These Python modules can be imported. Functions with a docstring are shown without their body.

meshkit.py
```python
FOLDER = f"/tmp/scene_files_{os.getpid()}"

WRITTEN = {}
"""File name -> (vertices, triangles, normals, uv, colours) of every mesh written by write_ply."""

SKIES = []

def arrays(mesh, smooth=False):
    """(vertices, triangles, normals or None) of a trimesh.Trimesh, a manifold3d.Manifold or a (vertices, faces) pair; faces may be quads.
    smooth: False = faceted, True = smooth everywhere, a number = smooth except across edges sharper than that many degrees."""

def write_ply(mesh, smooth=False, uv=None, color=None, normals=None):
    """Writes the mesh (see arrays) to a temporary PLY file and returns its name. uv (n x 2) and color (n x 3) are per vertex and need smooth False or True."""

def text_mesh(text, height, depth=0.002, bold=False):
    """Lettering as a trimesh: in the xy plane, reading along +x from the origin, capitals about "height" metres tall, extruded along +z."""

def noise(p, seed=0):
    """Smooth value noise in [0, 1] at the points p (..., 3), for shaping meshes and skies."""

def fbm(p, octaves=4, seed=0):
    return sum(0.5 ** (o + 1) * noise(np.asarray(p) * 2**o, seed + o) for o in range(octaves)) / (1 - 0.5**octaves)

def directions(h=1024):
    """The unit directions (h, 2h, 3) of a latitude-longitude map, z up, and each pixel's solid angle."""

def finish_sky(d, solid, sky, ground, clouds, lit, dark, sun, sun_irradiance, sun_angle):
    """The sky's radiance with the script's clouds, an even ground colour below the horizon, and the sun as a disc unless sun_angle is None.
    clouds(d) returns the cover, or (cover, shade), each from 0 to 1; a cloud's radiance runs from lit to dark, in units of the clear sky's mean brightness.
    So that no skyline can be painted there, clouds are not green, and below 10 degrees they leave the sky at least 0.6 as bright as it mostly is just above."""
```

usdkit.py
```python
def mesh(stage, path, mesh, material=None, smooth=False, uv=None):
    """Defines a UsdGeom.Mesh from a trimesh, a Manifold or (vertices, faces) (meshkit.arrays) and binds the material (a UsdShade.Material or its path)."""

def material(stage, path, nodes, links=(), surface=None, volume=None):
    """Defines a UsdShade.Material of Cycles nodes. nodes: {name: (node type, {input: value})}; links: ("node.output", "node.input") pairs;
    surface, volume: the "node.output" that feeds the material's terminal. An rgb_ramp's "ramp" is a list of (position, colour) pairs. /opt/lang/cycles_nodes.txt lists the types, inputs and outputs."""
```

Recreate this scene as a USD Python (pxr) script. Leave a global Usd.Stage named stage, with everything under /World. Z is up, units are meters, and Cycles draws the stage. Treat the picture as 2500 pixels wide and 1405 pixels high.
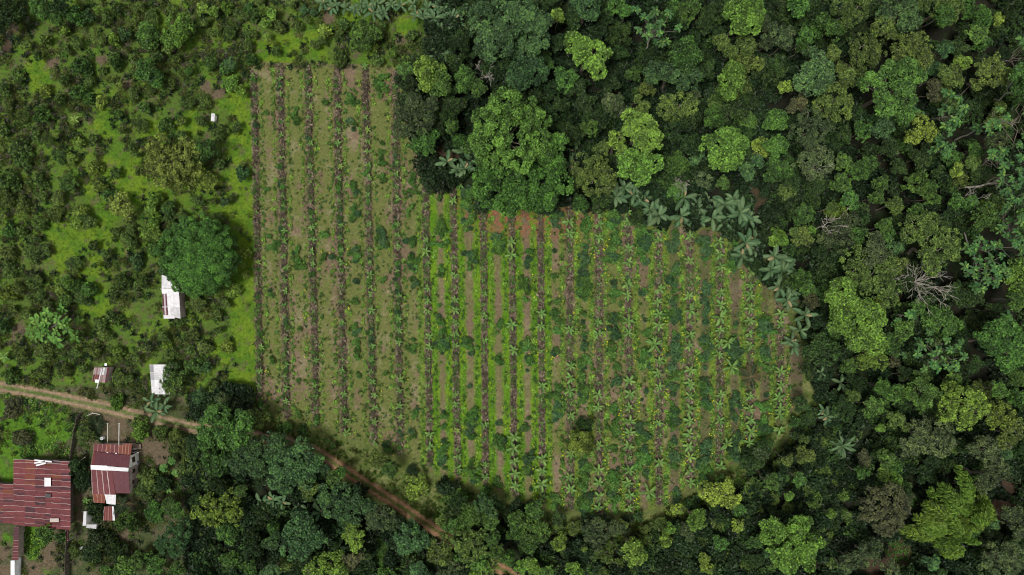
import math, random
import numpy as np, trimesh, usdkit, meshkit
from shapely.geometry import Polygon, Point, LineString
from scipy.spatial import cKDTree
from pxr import Usd, UsdGeom, UsdLux, UsdShade, Gf, Sdf, Vt

# ------------------------------------------------------------------ camera, sky, sun
stage = Usd.Stage.CreateInMemory()
UsdGeom.Xform.Define(stage, '/World')
H = 400 / 3.0                       # drone height in metres: 24 mm lens looking straight down
cam = UsdGeom.Camera.Define(stage, '/World/camera')
cam.CreateHorizontalApertureAttr(36.0); cam.CreateFocalLengthAttr(24.0)
cam.AddTranslateOp().Set((0, 0, H))
cam.CreateExposureAttr(0.55)
cam.CreateClippingRangeAttr((1.0, 5000.0))
SUN_DIR = np.array([-0.30, -0.16, 1.0]); SUN_DIR /= np.linalg.norm(SUN_DIR)
SUN_EL = math.asin(SUN_DIR[2]); SUN_ROT = math.atan2(SUN_DIR[0], SUN_DIR[1])
sky = UsdLux.DomeLight.Define(stage, '/World/sky')
sky_mat = usdkit.material(stage, '/World/Looks/sky', {
    's': ('sky_texture', {'sky_type': 'single_scattering', 'sun_disc': False, 'sun_elevation': SUN_EL, 'sun_rotation': SUN_ROT}),
    't': ('texture_coordinate', {}),
    'n': ('noise_texture', {'scale': 2.2, 'detail': 5.0, 'roughness': 0.55}),
    'r': ('rgb_ramp', {'ramp': [(0.2, (0.86, 0.86, 0.86)), (0.7, (1, 1, 1))]}),
    'c': ('rgb_ramp', {'ramp': [(0.2, (5.4, 5.4, 5.3)), (0.8, (7.8, 7.8, 7.6))]}),
    'm': ('mix_color', {}),
    'b': ('background_shader', {'strength': 0.058})},
    [('t.generated', 'n.vector'), ('n.fac', 'r.fac'), ('n.fac', 'c.fac'), ('r.color', 'm.fac'), ('s.color', 'm.a'), ('c.color', 'm.b'), ('m.result', 'b.color')], surface='b.background')
UsdShade.MaterialBindingAPI.Apply(sky.GetPrim()).Bind(sky_mat)
sun = UsdLux.DistantLight.Define(stage, '/World/sun')
sun.CreateNormalizeAttr(True); sun.CreateIntensityAttr(0.62); sun.CreateAngleAttr(18.0); sun.CreateColorAttr(Gf.Vec3f(1.0, 0.97, 0.92))
q = trimesh.geometry.align_vectors([0, 0, 1], SUN_DIR)
sun.AddTransformOp().Set(Gf.Matrix4d(*[float(v) for v in q.T.ravel()]))

# ------------------------------------------------------------------ helpers
RNG = np.random.default_rng(11)
S = 12.5                            # photo pixels per metre on the ground
def at(px, py, z=0.0):
    k = (H - z) / H / S
    return np.array([(px - 1250) * k, (702.5 - py) * k, z])
counts = {}
def numbered(parent, name):
    k = (parent, name); n = counts.get(k, -1) + 1; counts[k] = n
    return f'{parent}/{name}' if n == 0 else f'{parent}/{name}_{n:03d}'
def setdata(prim, **kw):
    for k, v in kw.items():
        if v is not None: prim.SetCustomDataByKey(k, v)
PENDING = []                        # (prim, look, px, py): labels that are finished at the end
def thing(name, cat, label=None, loc=(0, 0, 0), rot=0.0, scale=None, group=None, kind=None, look=None, pix=None):
    p = numbered('/World', name)
    x = UsdGeom.Xform.Define(stage, p)
    x.AddTranslateOp().Set(Gf.Vec3d(*map(float, loc)))
    if rot: x.AddRotateZOp().Set(math.degrees(rot))
    if scale is not None: x.AddScaleOp().Set(Gf.Vec3f(*map(float, np.broadcast_to(scale, 3))))
    pr = x.GetPrim()
    setdata(pr, label=label, category=cat, group=group, kind=kind)
    if label is None: PENDING.append((pr, look, pix))
    return p
def part(parent, name, mesh, mat, smooth=False, tint=None, col=None, label=None):
    m = usdkit.mesh(stage, numbered(parent, name), mesh, mat, smooth=smooth)
    api = UsdGeom.PrimvarsAPI(m)
    if tint is not None: api.CreatePrimvar('tint', Sdf.ValueTypeNames.FloatArray, 'vertex').Set(Vt.FloatArray.FromNumpy(np.asarray(tint, np.float32)))
    if col is not None: api.CreatePrimvar('col', Sdf.ValueTypeNames.Color3fArray, 'vertex').Set(Vt.Vec3fArray.FromNumpy(np.asarray(col, np.float32)))
    if label: setdata(m.GetPrim(), label=label)
    return m
LIB = '/World/library'
stage.CreateClassPrim(LIB)
def proto(name):
    p = numbered(LIB, name)
    UsdGeom.Xform.Define(stage, p)
    return p
def place(pr, name, cat, loc, rot, scale, **kw):
    p = thing(name, cat, loc=loc, rot=rot, scale=scale, **kw)
    x = stage.GetPrimAtPath(p)
    x.GetReferences().AddInternalReference(pr); x.SetInstanceable(True)
    return p
def cat_mesh(ms):
    V, F, T, n = [], [], [], 0
    for m in ms:
        v, f = m[0], m[1]
        V.append(v); F.append(f + n); n += len(v)
        if len(m) > 2: T.append(m[2])
    return (np.vstack(V), np.vstack(F)) + ((np.concatenate(T),) if T else ())
def box(cx, cy, cz, sx, sy, sz, rot=0.0):
    b = trimesh.creation.box((sx, sy, sz))
    v = np.array(b.vertices); c, s = math.cos(rot), math.sin(rot)
    v = np.column_stack([v[:, 0] * c - v[:, 1] * s, v[:, 0] * s + v[:, 1] * c, v[:, 2]]) + [cx, cy, cz]
    return v, np.array(b.faces)
def tube(pts, radii, sides=6):
    p = np.asarray(pts, float); n = len(p)
    t = np.gradient(p, axis=0); t /= np.linalg.norm(t, axis=1, keepdims=True) + 1e-9
    ref = np.where(np.abs(t[:, 2:]) < 0.9, [0, 0, 1.0], [1.0, 0, 0])
    a = np.cross(t, ref); a /= np.linalg.norm(a, axis=1, keepdims=True) + 1e-9
    b = np.cross(t, a); ang = np.arange(sides) * 2 * np.pi / sides
    r = np.broadcast_to(radii, (n,))
    v = (p[:, None] + r[:, None, None] * (np.cos(ang)[None, :, None] * a[:, None] + np.sin(ang)[None, :, None] * b[:, None])).reshape(-1, 3)
    i, j = np.meshgrid(np.arange(n - 1), np.arange(sides), indexing='ij')
    q = np.stack([i * sides + j, (i * sides + (j + 1) % sides), (i + 1) * sides + (j + 1) % sides, (i + 1) * sides + j], -1).reshape(-1, 4)
    f = np.vstack([q[:, [0, 2, 1]], q[:, [0, 3, 2]]])
    v = np.vstack([v, p[-1:]]); k = len(v) - 1; e = (n - 1) * sides
    f = np.vstack([f, [[e + j, e + (j + 1) % sides, k] for j in range(sides)]])
    return v, f
def bent(a, b, rng, wob=0.06, n=5):
    a, b = np.asarray(a, float), np.asarray(b, float); L = np.linalg.norm(b - a)
    t = np.linspace(0, 1, n)[:, None]
    return a + (b - a) * t + rng.normal(size=(n, 3)) * wob * L * np.sin(np.pi * t) * [1, 1, .4]

# ------------------------------------------------------------------ materials
def foliage_mat(name, c, young=None, var=0.5, spec=0.25, rough=0.5, trans=0.22):
    c = np.array(c); young = np.array(young if young is not None else (c * [2.5, 2.35, 1.5]))
    return usdkit.material(stage, f'/World/Looks/{name}', {
        'a': ('attribute', {'attribute': 'tint'}), 'o': ('object_info', {}),
        'r': ('rgb_ramp', {'ramp': [(0, c * .36), (.45, c), (1, young)]}),
        'hv': ('map_range', {'from_min': 0.0, 'from_max': 1.0, 'to_min': 0.490, 'to_max': 0.514}),
        'vv': ('map_range', {'from_min': 0.0, 'from_max': 1.0, 'to_min': 1 - var / 2, 'to_max': 1 + var / 2}),
        'w': ('white_noise_texture', {'dimensions': '1D'}),
        'h': ('hsv', {'saturation': 0.94}), 'p': ('principled_bsdf', {'roughness': rough, 'specular_ior_level': spec}),
        't': ('translucent_bsdf', {}), 'm': ('mix_closure', {'fac': trans})},
        [('a.fac', 'r.fac'), ('o.random', 'hv.value'), ('o.random', 'w.w'), ('w.value', 'vv.value'), ('hv.result', 'h.hue'), ('vv.result', 'h.value'), ('r.color', 'h.color'),
         ('h.color', 'p.base_color'), ('h.color', 't.color'), ('p.BSDF', 'm.closure1'), ('t.BSDF', 'm.closure2')], surface='m.closure')
def noise_mat(name, c0, c1, scale=3.0, rough=0.85, detail=4.0, bump=0.0, spec=0.2, lo=.3, hi=.7):
    nodes = {'g': ('geometry', {}), 'n': ('noise_texture', {'scale': scale, 'detail': detail}),
             'r': ('rgb_ramp', {'ramp': [(lo, c0), (hi, c1)]}), 'p': ('principled_bsdf', {'roughness': rough, 'specular_ior_level': spec})}
    links = [('g.position', 'n.vector'), ('n.fac', 'r.fac'), ('r.color', 'p.base_color')]
    if bump:
        nodes['b'] = ('bump', {'strength': bump, 'distance': 0.1}); links += [('n.fac', 'b.height'), ('b.normal', 'p.normal')]
    return usdkit.material(stage, f'/World/Looks/{name}', nodes, links, surface='p.BSDF')
def col_mat(name, scale=2.5, lo=0.6, hi=1.35, rough=0.9, spec=0.15, bump=0.4, fine=6.0):
    return usdkit.material(stage, f'/World/Looks/{name}', {
        'a': ('attribute', {'attribute': 'col'}), 'g': ('geometry', {}),
        'n': ('noise_texture', {'scale': scale, 'detail': 6.0, 'roughness': 0.65}),
        'n2': ('noise_texture', {'scale': fine, 'detail': 3.0, 'roughness': 0.7}),
        'r': ('rgb_ramp', {'ramp': [(.3, (lo,) * 3), (.7, (hi,) * 3)]}),
        'r2': ('rgb_ramp', {'ramp': [(.3, (lo, lo, lo)), (.7, (hi, hi, hi * .95))]}),
        'm': ('mix_color', {'blend_type': 'multiply', 'fac': 1.0}), 'm2': ('mix_color', {'blend_type': 'multiply', 'fac': 1.0}),
        'b': ('bump', {'strength': bump, 'distance': 0.1}), 'p': ('principled_bsdf', {'roughness': rough, 'specular_ior_level': spec})},
        [('g.position', 'n.vector'), ('g.position', 'n2.vector'), ('n.fac', 'r.fac'), ('n2.fac', 'r2.fac'), ('a.color', 'm.a'), ('r.color', 'm.b'), ('m.result', 'm2.a'), ('r2.color', 'm2.b'),
         ('m2.result', 'p.base_color'), ('n2.fac', 'b.height'), ('b.normal', 'p.normal')], surface='p.BSDF')
TYPES = {  # colour, clump radius, leaf size, leaves per m2, flattening, tries of looks for labels
    'g': dict(c=(.050, .112, .021), sub=.85, leaf=.46, dens=17, fz=.75, look='mid green leafy', twig=0),
    'd': dict(c=(.024, .052, .013), sub=.80, leaf=.46, dens=13, fz=.75, look='dark green', twig=0),
    'l': dict(c=(.094, .178, .024), sub=.95, leaf=.50, dens=17, fz=.80, look='bright lime green', twig=0),
    'o': dict(c=(.076, .122, .026), sub=.60, leaf=.36, dens=20, fz=.75, look='dull olive', twig=1),
    'y': dict(c=(.128, .200, .026), sub=.62, leaf=.38, dens=18, fz=.75, look='yellow green', twig=1),
    'b': dict(c=(.050, .112, .040), sub=.90, leaf=.44, dens=19, fz=.75, look='bluish green', twig=0),
    'm': dict(c=(.058, .130, .020), sub=.90, leaf=.48, dens=17, fz=.8, look='fresh green', twig=0),
    'oy': dict(c=(.150, .215, .040), sub=.66, leaf=.38, dens=18, fz=.75, look='pale olive', twig=0),
    'e': dict(c=(.058, .108, .022), sub=.7, leaf=.42, dens=14, fz=.7, look='dark olive green', twig=2),
    'k': dict(c=(.060, .092, .038), sub=.55, leaf=.34, dens=20, fz=.70, look='grey green', twig=3),
    'w': dict(c=(.074, .082, .040), sub=.50, leaf=.32, dens=20, fz=.70, look='grey brown', twig=3),
    's': dict(c=(.068, .116, .022), sub=.45, leaf=.32, dens=15, fz=.60, look='dark scraggly', twig=4)}
for k, t in TYPES.items():
    t['mat'] = foliage_mat(f'leaves_{k}', t['c'], trans=.2)
M_BARK = noise_mat('bark', (.10, .085, .065), (.22, .19, .15), 2.5, bump=.5)
M_PALE = noise_mat('pale_bark', (.22, .20, .17), (.42, .39, .34), 1.5, bump=.3)
M_TWIG = noise_mat('grey_twig', (.20, .17, .14), (.38, .34, .29), 2.0)
M_STEM = noise_mat('banana_stem', (.08, .09, .035), (.16, .14, .06), 4.0)
M_BANY = foliage_mat('banana_young', (.078, .180, .030), young=(.17, .28, .06), var=.45, spec=.15, rough=.55)
M_BANL = foliage_mat('banana_lime', (.130, .240, .035), young=(.25, .34, .06), var=.3, spec=.15, rough=.55)
M_BANO = foliage_mat('banana_old', (.048, .112, .042), young=(.12, .19, .08), var=.4, spec=.14, rough=.55)
M_BAND = foliage_mat('banana_dry', (.16, .13, .06), young=(.30, .24, .12), var=.4, spec=.2, rough=.6)
M_CEC = foliage_mat('cecropia_leaf', (.040, .115, .028), young=(.15, .29, .03), var=.5, spec=.18, rough=.5)
M_BUSH = foliage_mat('bush_leaf', (.074, .180, .026), young=(.14, .30, .05), var=.7, trans=.35)
M_BUSHB = foliage_mat('bush_blue_leaf', (.056, .130, .044), young=(.10, .20, .07), var=.6, trans=.35)
M_SPROUT = foliage_mat('sprout_leaf', (.130, .260, .022), young=(.28, .44, .04), var=.7)
M_WEED = foliage_mat('weed_leaf', (.070, .145, .020), young=(.15, .26, .04), var=.9, trans=.3)
M_WEEDO = foliage_mat('dry_weed_leaf', trans=.3, c=(.115, .145, .032), young=(.24, .26, .08), var=.8)
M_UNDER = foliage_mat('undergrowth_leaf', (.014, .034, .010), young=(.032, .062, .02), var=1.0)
M_FLOWER = noise_mat('yellow_petal', (.50, .46, .02), (.66, .60, .04), 3.0)
M_LITTER = usdkit.material(stage, '/World/Looks/dry_litter', {'o': ('object_info', {}), 'r': ('rgb_ramp', {'ramp': [(0, (.05, .036, .026)), (.6, (.115, .085, .060)), (1, (.30, .24, .17))]}), 'p': ('principled_bsdf', {'roughness': .8})}, [('o.random', 'r.fac'), ('r.color', 'p.base_color')], surface='p.BSDF')
M_GROUND = col_mat('ground', 2.0, .62, 1.32, fine=5.0)
M_BED = col_mat('mulch', 2.2, .45, 1.6, fine=4.5, bump=.8)

# ------------------------------------------------------------------ the ground, one sheet
FIELD = [(612, 150), (960, 160), (985, 200), (1000, 300), (1030, 400), (1045, 440), (1150, 470), (1180, 510), (1380, 500), (1500, 510), (1600, 545), (1750, 565), (1800, 600), (1860, 680), (1900, 730), (1935, 800), (1960, 860),
         (1960, 960), (1930, 1010), (1870, 1065), (1800, 1125), (1700, 1195), (1610, 1240), (1480, 1270), (1350, 1245), (1250, 1218), (1180, 1190), (1090, 1170), (1040, 1150), (960, 1110), (860, 1072), (760, 1047), (628, 1012)]
FPOLY = Polygon(FIELD)
ROWS = [(622, 637), (687, 700), (755, 772), (825, 840), (895, 911), (966, 976), (1036, 1048), (1104, 1115), (1178, 1184), (1246, 1254), (1318, 1323), (1389, 1391.5), (1461, 1462), (1531, 1536), (1606, 1608), (1683, 1684), (1759, 1757), (1835, 1830), (1910, 1903)]
def rowx(i, y): return ROWS[i][0] + (ROWS[i][1] - ROWS[i][0]) * (np.asarray(y, float) - 300) / 700
TRACK = [(-60, 935), (0, 944), (110, 964), (250, 993), (350, 1018), (480, 1046), (600, 1062), (690, 1075), (770, 1100), (860, 1160), (960, 1225), (1060, 1292), (1130, 1335), (1250, 1405), (1330, 1450)]
TRACKL = LineString(TRACK)
def seg_dist(px, py, line):
    d = np.full(px.shape, 1e9); s = np.zeros(px.shape)
    for (x0, y0), (x1, y1) in zip(line[:-1], line[1:]):
        vx, vy = x1 - x0, y1 - y0; L = math.hypot(vx, vy)
        t = np.clip(((px - x0) * vx + (py - y0) * vy) / L ** 2, 0, 1)
        dd = np.hypot(px - x0 - t * vx, py - y0 - t * vy)
        sg = np.sign((px - x0) * vy - (py - y0) * vx)
        m = dd < d; d[m] = dd[m]; s[m] = (sg * dd)[m]
    return d, s
def inside(px, py, poly):
    x, y = px.ravel(), py.ravel(); r = np.zeros(len(x), bool)
    for (x0, y0), (x1, y1) in zip(poly, poly[1:] + poly[:1]):
        c = ((y0 > y) != (y1 > y)) & (x < (x1 - x0) * (y - y0) / (y1 - y0 + 1e-12) + x0)
        r ^= c
    return r.reshape(px.shape)
def sm(x, a, b):
    t = np.clip((x - a) / (b - a), 0, 1); return t * t * (3 - 2 * t)
def fb(px, py, s, seed, o=4): return meshkit.fbm(np.stack([px / s, py / s, np.zeros_like(px)], -1), o, seed)
LAWN = [(260, 310, 60), (300, 400, 70), (320, 460, 60), (250, 540, 60), (170, 610, 70), (220, 640, 60), (230, 730, 60), (215, 590, 50), (470, 300, 40), (440, 320, 40), (690, 130, 40), (780, 110, 50), (1000, 60, 45), (880, 45, 60), (640, 130, 40),
        (90, 170, 40), (110, 200, 40), (250, 780, 40), (200, 860, 20), (560, 500, 60), (560, 440, 40), (590, 330, 45), (585, 270, 40), (590, 560, 45), (595, 800, 50), (600, 880, 60), (590, 720, 40), (560, 870, 40), (610, 600, 40), (610, 660, 30), (560, 250, 30), (700, 110, 40),
        (370, 320, 50), (330, 300, 40), (150, 560, 60), (240, 480, 50), (380, 470, 50)]
LAWN += [(592, y, 46) for y in range(235, 940, 38)]
YARDL = [(100, 1060, 60), (40, 1110, 50), (140, 985, 40), (30, 985, 50), (60, 1000, 90), (130, 1010, 60), (60, 1080, 80), (10, 1020, 80), (160, 1050, 40), (30, 1160, 40), (0, 1140, 40), (70, 1310, 45), (90, 1350, 40), (15, 1310, 15), (110, 1380, 30), (20, 1200, 30)]
RED = [(45, 30, 22), (35, 65, 18), (15, 110, 16), (1085, 375, 28), (1110, 395, 20), (1240, 1398, 26), (2180, 1370, 70), (2120, 1372, 50), (2470, 1180, 40), (2450, 1235, 50), (2400, 1270, 30), (660, 1062, 30), (620, 1045, 25), (1830, 460, 35), (1860, 500, 25), (1965, 1205, 30), (2000, 640, 20)]
BARE = [(130, 155, 22), (250, 145, 20), (310, 205, 18), (505, 210, 25), (530, 225, 20), (300, 1090, 60), (385, 1105, 40), (360, 1085, 50), (255, 1030, 40), (290, 1040, 40), (430, 1170, 22), (300, 1310, 20), (310, 1300, 18), (45, 810, 25), (40, 820, 30), (150, 770, 25), (285, 762, 14), (195, 805, 10), (0, 1350, 35), (-10, 1300, 30), (10, 1390, 30), (120, 1370, 40), (90, 1395, 30),
        (980, 100, 20), (800, 40, 22), (120, 1340, 30), (200, 1260, 20), (195, 1220, 25), (230, 1010, 20)]
def blobs(px, py, L, seed, edge=.55):
    w = np.zeros_like(px); n = fb(px, py, 26, seed) - .5
    for x, y, r in L:
        d = np.hypot(px - x, py - y) / r
        w = np.maximum(w, 1 - d + n * 1.3)
    return sm(w, .05, edge)
def lerp(a, b, t): return a * (1 - t[..., None]) + np.asarray(b) * t[..., None]
def ground_color(px, py):
    n1, n2, n3 = fb(px, py, 60, 1), fb(px, py, 14, 2), fb(px, py, 5, 3, 3)
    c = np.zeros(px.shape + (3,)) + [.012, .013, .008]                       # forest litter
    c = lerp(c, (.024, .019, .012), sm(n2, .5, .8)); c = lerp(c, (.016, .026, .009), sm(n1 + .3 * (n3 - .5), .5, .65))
    wob = (n1 - .5) * 60
    orch = sm(-(px + wob - 1045), -10, 25) * sm(-(py + wob * .3 - 1010), 0, 40) * sm(px + wob - 30 + (py > 130) * 200, 0, 30)
    orch = np.where((px > 645) & (py > 170), 0, orch); orch = np.where(px < 0, 1, orch)
    o = np.zeros_like(c) + [.066, .108, .018]
    o = lerp(o, (.085, .070, .042), sm(n2 + .4 * (n1 - .5), .52, .74)); o = lerp(o, (.060, .125, .016), sm(n3 + .7 * (n1 - .5), .5, .72))
    lw = np.clip(blobs(px, py, LAWN, 5) + .60 * sm(n1, .46, .62), 0, 1)
    lawn = lerp(np.zeros_like(c) + [.062, .132, .010], (.100, .165, .012), sm(fb(px, py, 22, 7), .38, .62)); lawn = lerp(lawn, (.10, .085, .045), sm(n2, .62, .78) * .7)
    o = lerp(o, lawn, lw)
    c = lerp(c, o, orch)
    yd = sm(-(px - 470 + wob), 0, 25) * sm(py - 935, 0, 15)                       # the yard around the houses
    y = np.zeros_like(c) + [.050, .065, .024]; y = lerp(y, (.085, .075, .045), sm(n2, .45, .7))
    y = lerp(y, lerp(np.zeros_like(c) + [.048, .122, .010], (.080, .165, .012), n2), blobs(px, py, YARDL, 8))
    c = lerp(c, y, yd)
    verge = np.maximum(sm(-(np.abs(seg_dist(px, py, [(560, 1040), (760, 1075), (900, 1140), (1020, 1200), (1110, 1230)])[0]) - 88), 0, 30), sm(-seg_dist(px, py, FIELD[10:])[0], -58 + 40 * (n1[0, 0] - .5), -24))   # rough grass between track and field
    v = lerp(np.zeros_like(c) + [.082, .105, .028], (.140, .150, .055), sm(n2, .4, .65)); v = lerp(v, (.050, .090, .016), sm(n3, .5, .75))
    c = lerp(c, v, verge)
    low = sm(-np.hypot((px - 960) / 1.6, py - 1345), -75, -45); c = lerp(c, (.025, .055, .012), low)
    # --- the field
    f = inside(px, py, FIELD)
    fd = np.zeros_like(c) + [.135, .100, .064]
    fd = lerp(fd, (.165, .118, .082), sm(n1 + .5 * (n2 - .5), .48, .66))
    per = np.full(px.shape, 9e9); off = np.zeros_like(px)
    for i in range(len(ROWS)):
        d = px - rowx(i, py); m = np.abs(d) < np.abs(per); per[m] = d[m]
    east = sm(px, 990, 1060); mid = east * sm(-(px - 1350), -15, 10); far = sm(px, 1330, 1400)
    thin = sm(fb(px, py * .6, 34, 21) + .35 * (n3 - .5) + .10 * (1 - east), .38, .58)
    fd = lerp(fd, (.105, .122, .034), thin * .95 * (1 - .45 * mid))
    fd = lerp(fd, (.185, .165, .095), sm(n2 + .5 * (n1 - .5), .60, .8) * .6)
    ban = sm(np.abs(per), 5, 10) * sm(-np.abs(per) + (n2 - .5) * 14, -30, -22)
    pat = sm(fb(px * 1.5, py * .35, 40, 31), .45, .56)
    g1 = lerp(np.zeros_like(c) + [.062, .148, .007], (.102, .190, .010), sm(fb(px, py, 30, 33), .35, .65))
    fd = lerp(fd, g1, ban * mid * sm(py, 420, 470))
    fd = lerp(fd, lerp(np.zeros_like(c) + [.085, .125, .020], (.125, .185, .016), n1), ban * far * pat * .9)
    olive = far * sm(px, 1500, 1700) * (1 - ban)
    fd = lerp(fd, (.060, .055, .032), olive * .6)
    fd = lerp(fd, (.10, .068, .050), sm(np.abs(per), 6, 9) * sm(-np.abs(per), -13, -10) * .35 * (1 - mid))
    lit = sm(-np.hypot((px - 1290) / 2.4, py - 515), -95, -40) * sm(n3, .42, .6); fd = lerp(fd, (.20, .085, .05), lit)
    edge = np.array([0.0])
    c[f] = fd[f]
    border = seg_dist(px, py, FIELD[20:])[0]
    c = lerp(c, (.085, .105, .030), sm(-border, -26, -6) * sm(n2, .3, .55) * .8)
    c = lerp(c, (.105, .080, .052), blobs(px, py, BARE, 11) * np.where(f, 0, 1))
    c = lerp(c, (.085, .052, .034), blobs(px, py, RED, 12) * np.where(f, 0, 1) * .55)
    return c
step = .30
gx = np.arange(-112, 112 + .1, step); gy = np.arange(-66, 66 + .1, step)
X, Y = np.meshgrid(gx, gy); PX, PY = X * S + 1250, 702.5 - Y * S
C = ground_color(PX, PY)
Z = (meshkit.fbm(np.stack([X / 2.2, Y / 2.2, X * 0], -1), 3, 41) - .5) * .10
ny, nx = X.shape
edge = np.minimum(np.minimum(np.arange(nx)[None, :], nx - 1 - np.arange(nx)[None, :]), np.minimum(np.arange(ny)[:, None], ny - 1 - np.arange(ny)[:, None])) < 1
Z[edge] = 0
idx = np.arange(nx * ny).reshape(ny, nx)
q = np.stack([idx[:-1, :-1], idx[:-1, 1:], idx[1:, 1:], idx[1:, :-1]], -1).reshape(-1, 4)
GV = [np.column_stack([X.ravel(), Y.ravel(), Z.ravel()])]; GC = [C.reshape(-1, 3)]; GF = [np.vstack([q[:, [0, 1, 2]], q[:, [0, 2, 3]]])]
n0 = nx * ny
x0, x1, y0, y1 = gx[0], gx[-1], gy[0], gy[-1]
ring = [(x0, y0), (x1, y0), (x1, y1), (x0, y1)]; big = [(-1500, -1500), (1500, -1500), (1500, 1500), (-1500, 1500)]
GV.append(np.array([(*p, 0) for p in ring] + [(*p, 0) for p in big], float)); GC.append(np.tile([.03, .045, .016], (8, 1)))
GF.append(np.array([[n0 + i, n0 + 4 + i, n0 + 4 + (i + 1) % 4] for i in range(4)] + [[n0 + i, n0 + 4 + (i + 1) % 4, n0 + (i + 1) % 4] for i in range(4)]))
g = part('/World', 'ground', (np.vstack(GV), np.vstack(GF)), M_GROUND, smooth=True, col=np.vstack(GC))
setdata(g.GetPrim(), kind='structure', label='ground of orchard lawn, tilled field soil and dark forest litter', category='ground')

# dirt track: two worn ruts with a grassy middle, laid just above the ground
def strip(line, offs, zs, n_per=4.0, wob=0.0, seed=0):
    L = LineString(line); n = int(L.length / n_per); pts = []
    P = np.array([L.interpolate(i / n, normalized=True).coords[0] for i in range(n + 1)])
    for k in range(3): P[1:-1] = (P[:-2] + 2 * P[1:-1] + P[2:]) / 4
    T = np.gradient(P, axis=0); T /= np.linalg.norm(T, axis=1, keepdims=True); N = np.column_stack([T[:, 1], -T[:, 0]])
    offs = np.asarray(offs, float)
    jit = (meshkit.fbm(np.stack([np.arange(n + 1)[:, None] / 5.0 + 0 * offs, 0 * P[:, :1] + np.arange(len(offs)) * 3.1, 0 * P[:, :1] + 0 * offs], -1), 3, seed) - .5) * wob
    Q = P[:, None] + N[:, None] * (offs[None, :] * (1 + jit))[..., None]
    return Q, n + 1
offs = np.array([-16, -13, -11, -8, -5, -3, 0, 3, 5, 8, 11, 13, 16.0])
Q, n = strip(TRACK, offs, 0, wob=.35, seed=3)
qx, qy = Q[..., 0], Q[..., 1]
tz = np.interp(offs, [-16, -8, 0, 8, 16], [.05, .09, .13, .09, .05])
base = np.array([(.085, .085, .035), (.11, .09, .05), (.155, .11, .07), (.185, .130, .090), (.165, .12, .08), (.10, .10, .045), (.075, .095, .03), (.10, .10, .045), (.165, .12, .08), (.185, .130, .090), (.155, .11, .07), (.11, .09, .05), (.085, .085, .035)])
red = sm(qx, 700, 860)[..., None]
tc = base[None] * 1.3 * (1 + red * (np.array([1.08, .88, .76]) - 1)) * (.75 + .5 * fb(qx, qy, 7, 55))[..., None]
gmid = sm(fb(qx, qy, 12, 57), .45, .6) * np.interp(np.abs(offs), [0, 4, 7], [.9, .5, 0])[None]
tc = lerp(tc, (.055, .095, .020), gmid)
V = np.column_stack([(qx.ravel() - 1250) / S, (702.5 - qy.ravel()) / S, (tz[None] + .02 * fb(qx, qy, 6, 58)).ravel()])
m = len(offs); idx = np.arange(n * m).reshape(n, m); q = np.stack([idx[:-1, :-1], idx[1:, :-1], idx[1:, 1:], idx[:-1, 1:]], -1).reshape(-1, 4)
tr = part('/World', 'dirt_track', (V, np.vstack([q[:, [0, 2, 1]], q[:, [0, 3, 2]]])), M_GROUND, smooth=True, col=tc.reshape(-1, 3))
setdata(tr.GetPrim(), kind='structure', label='two rut dirt track passing houses and the field', category='track')

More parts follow.
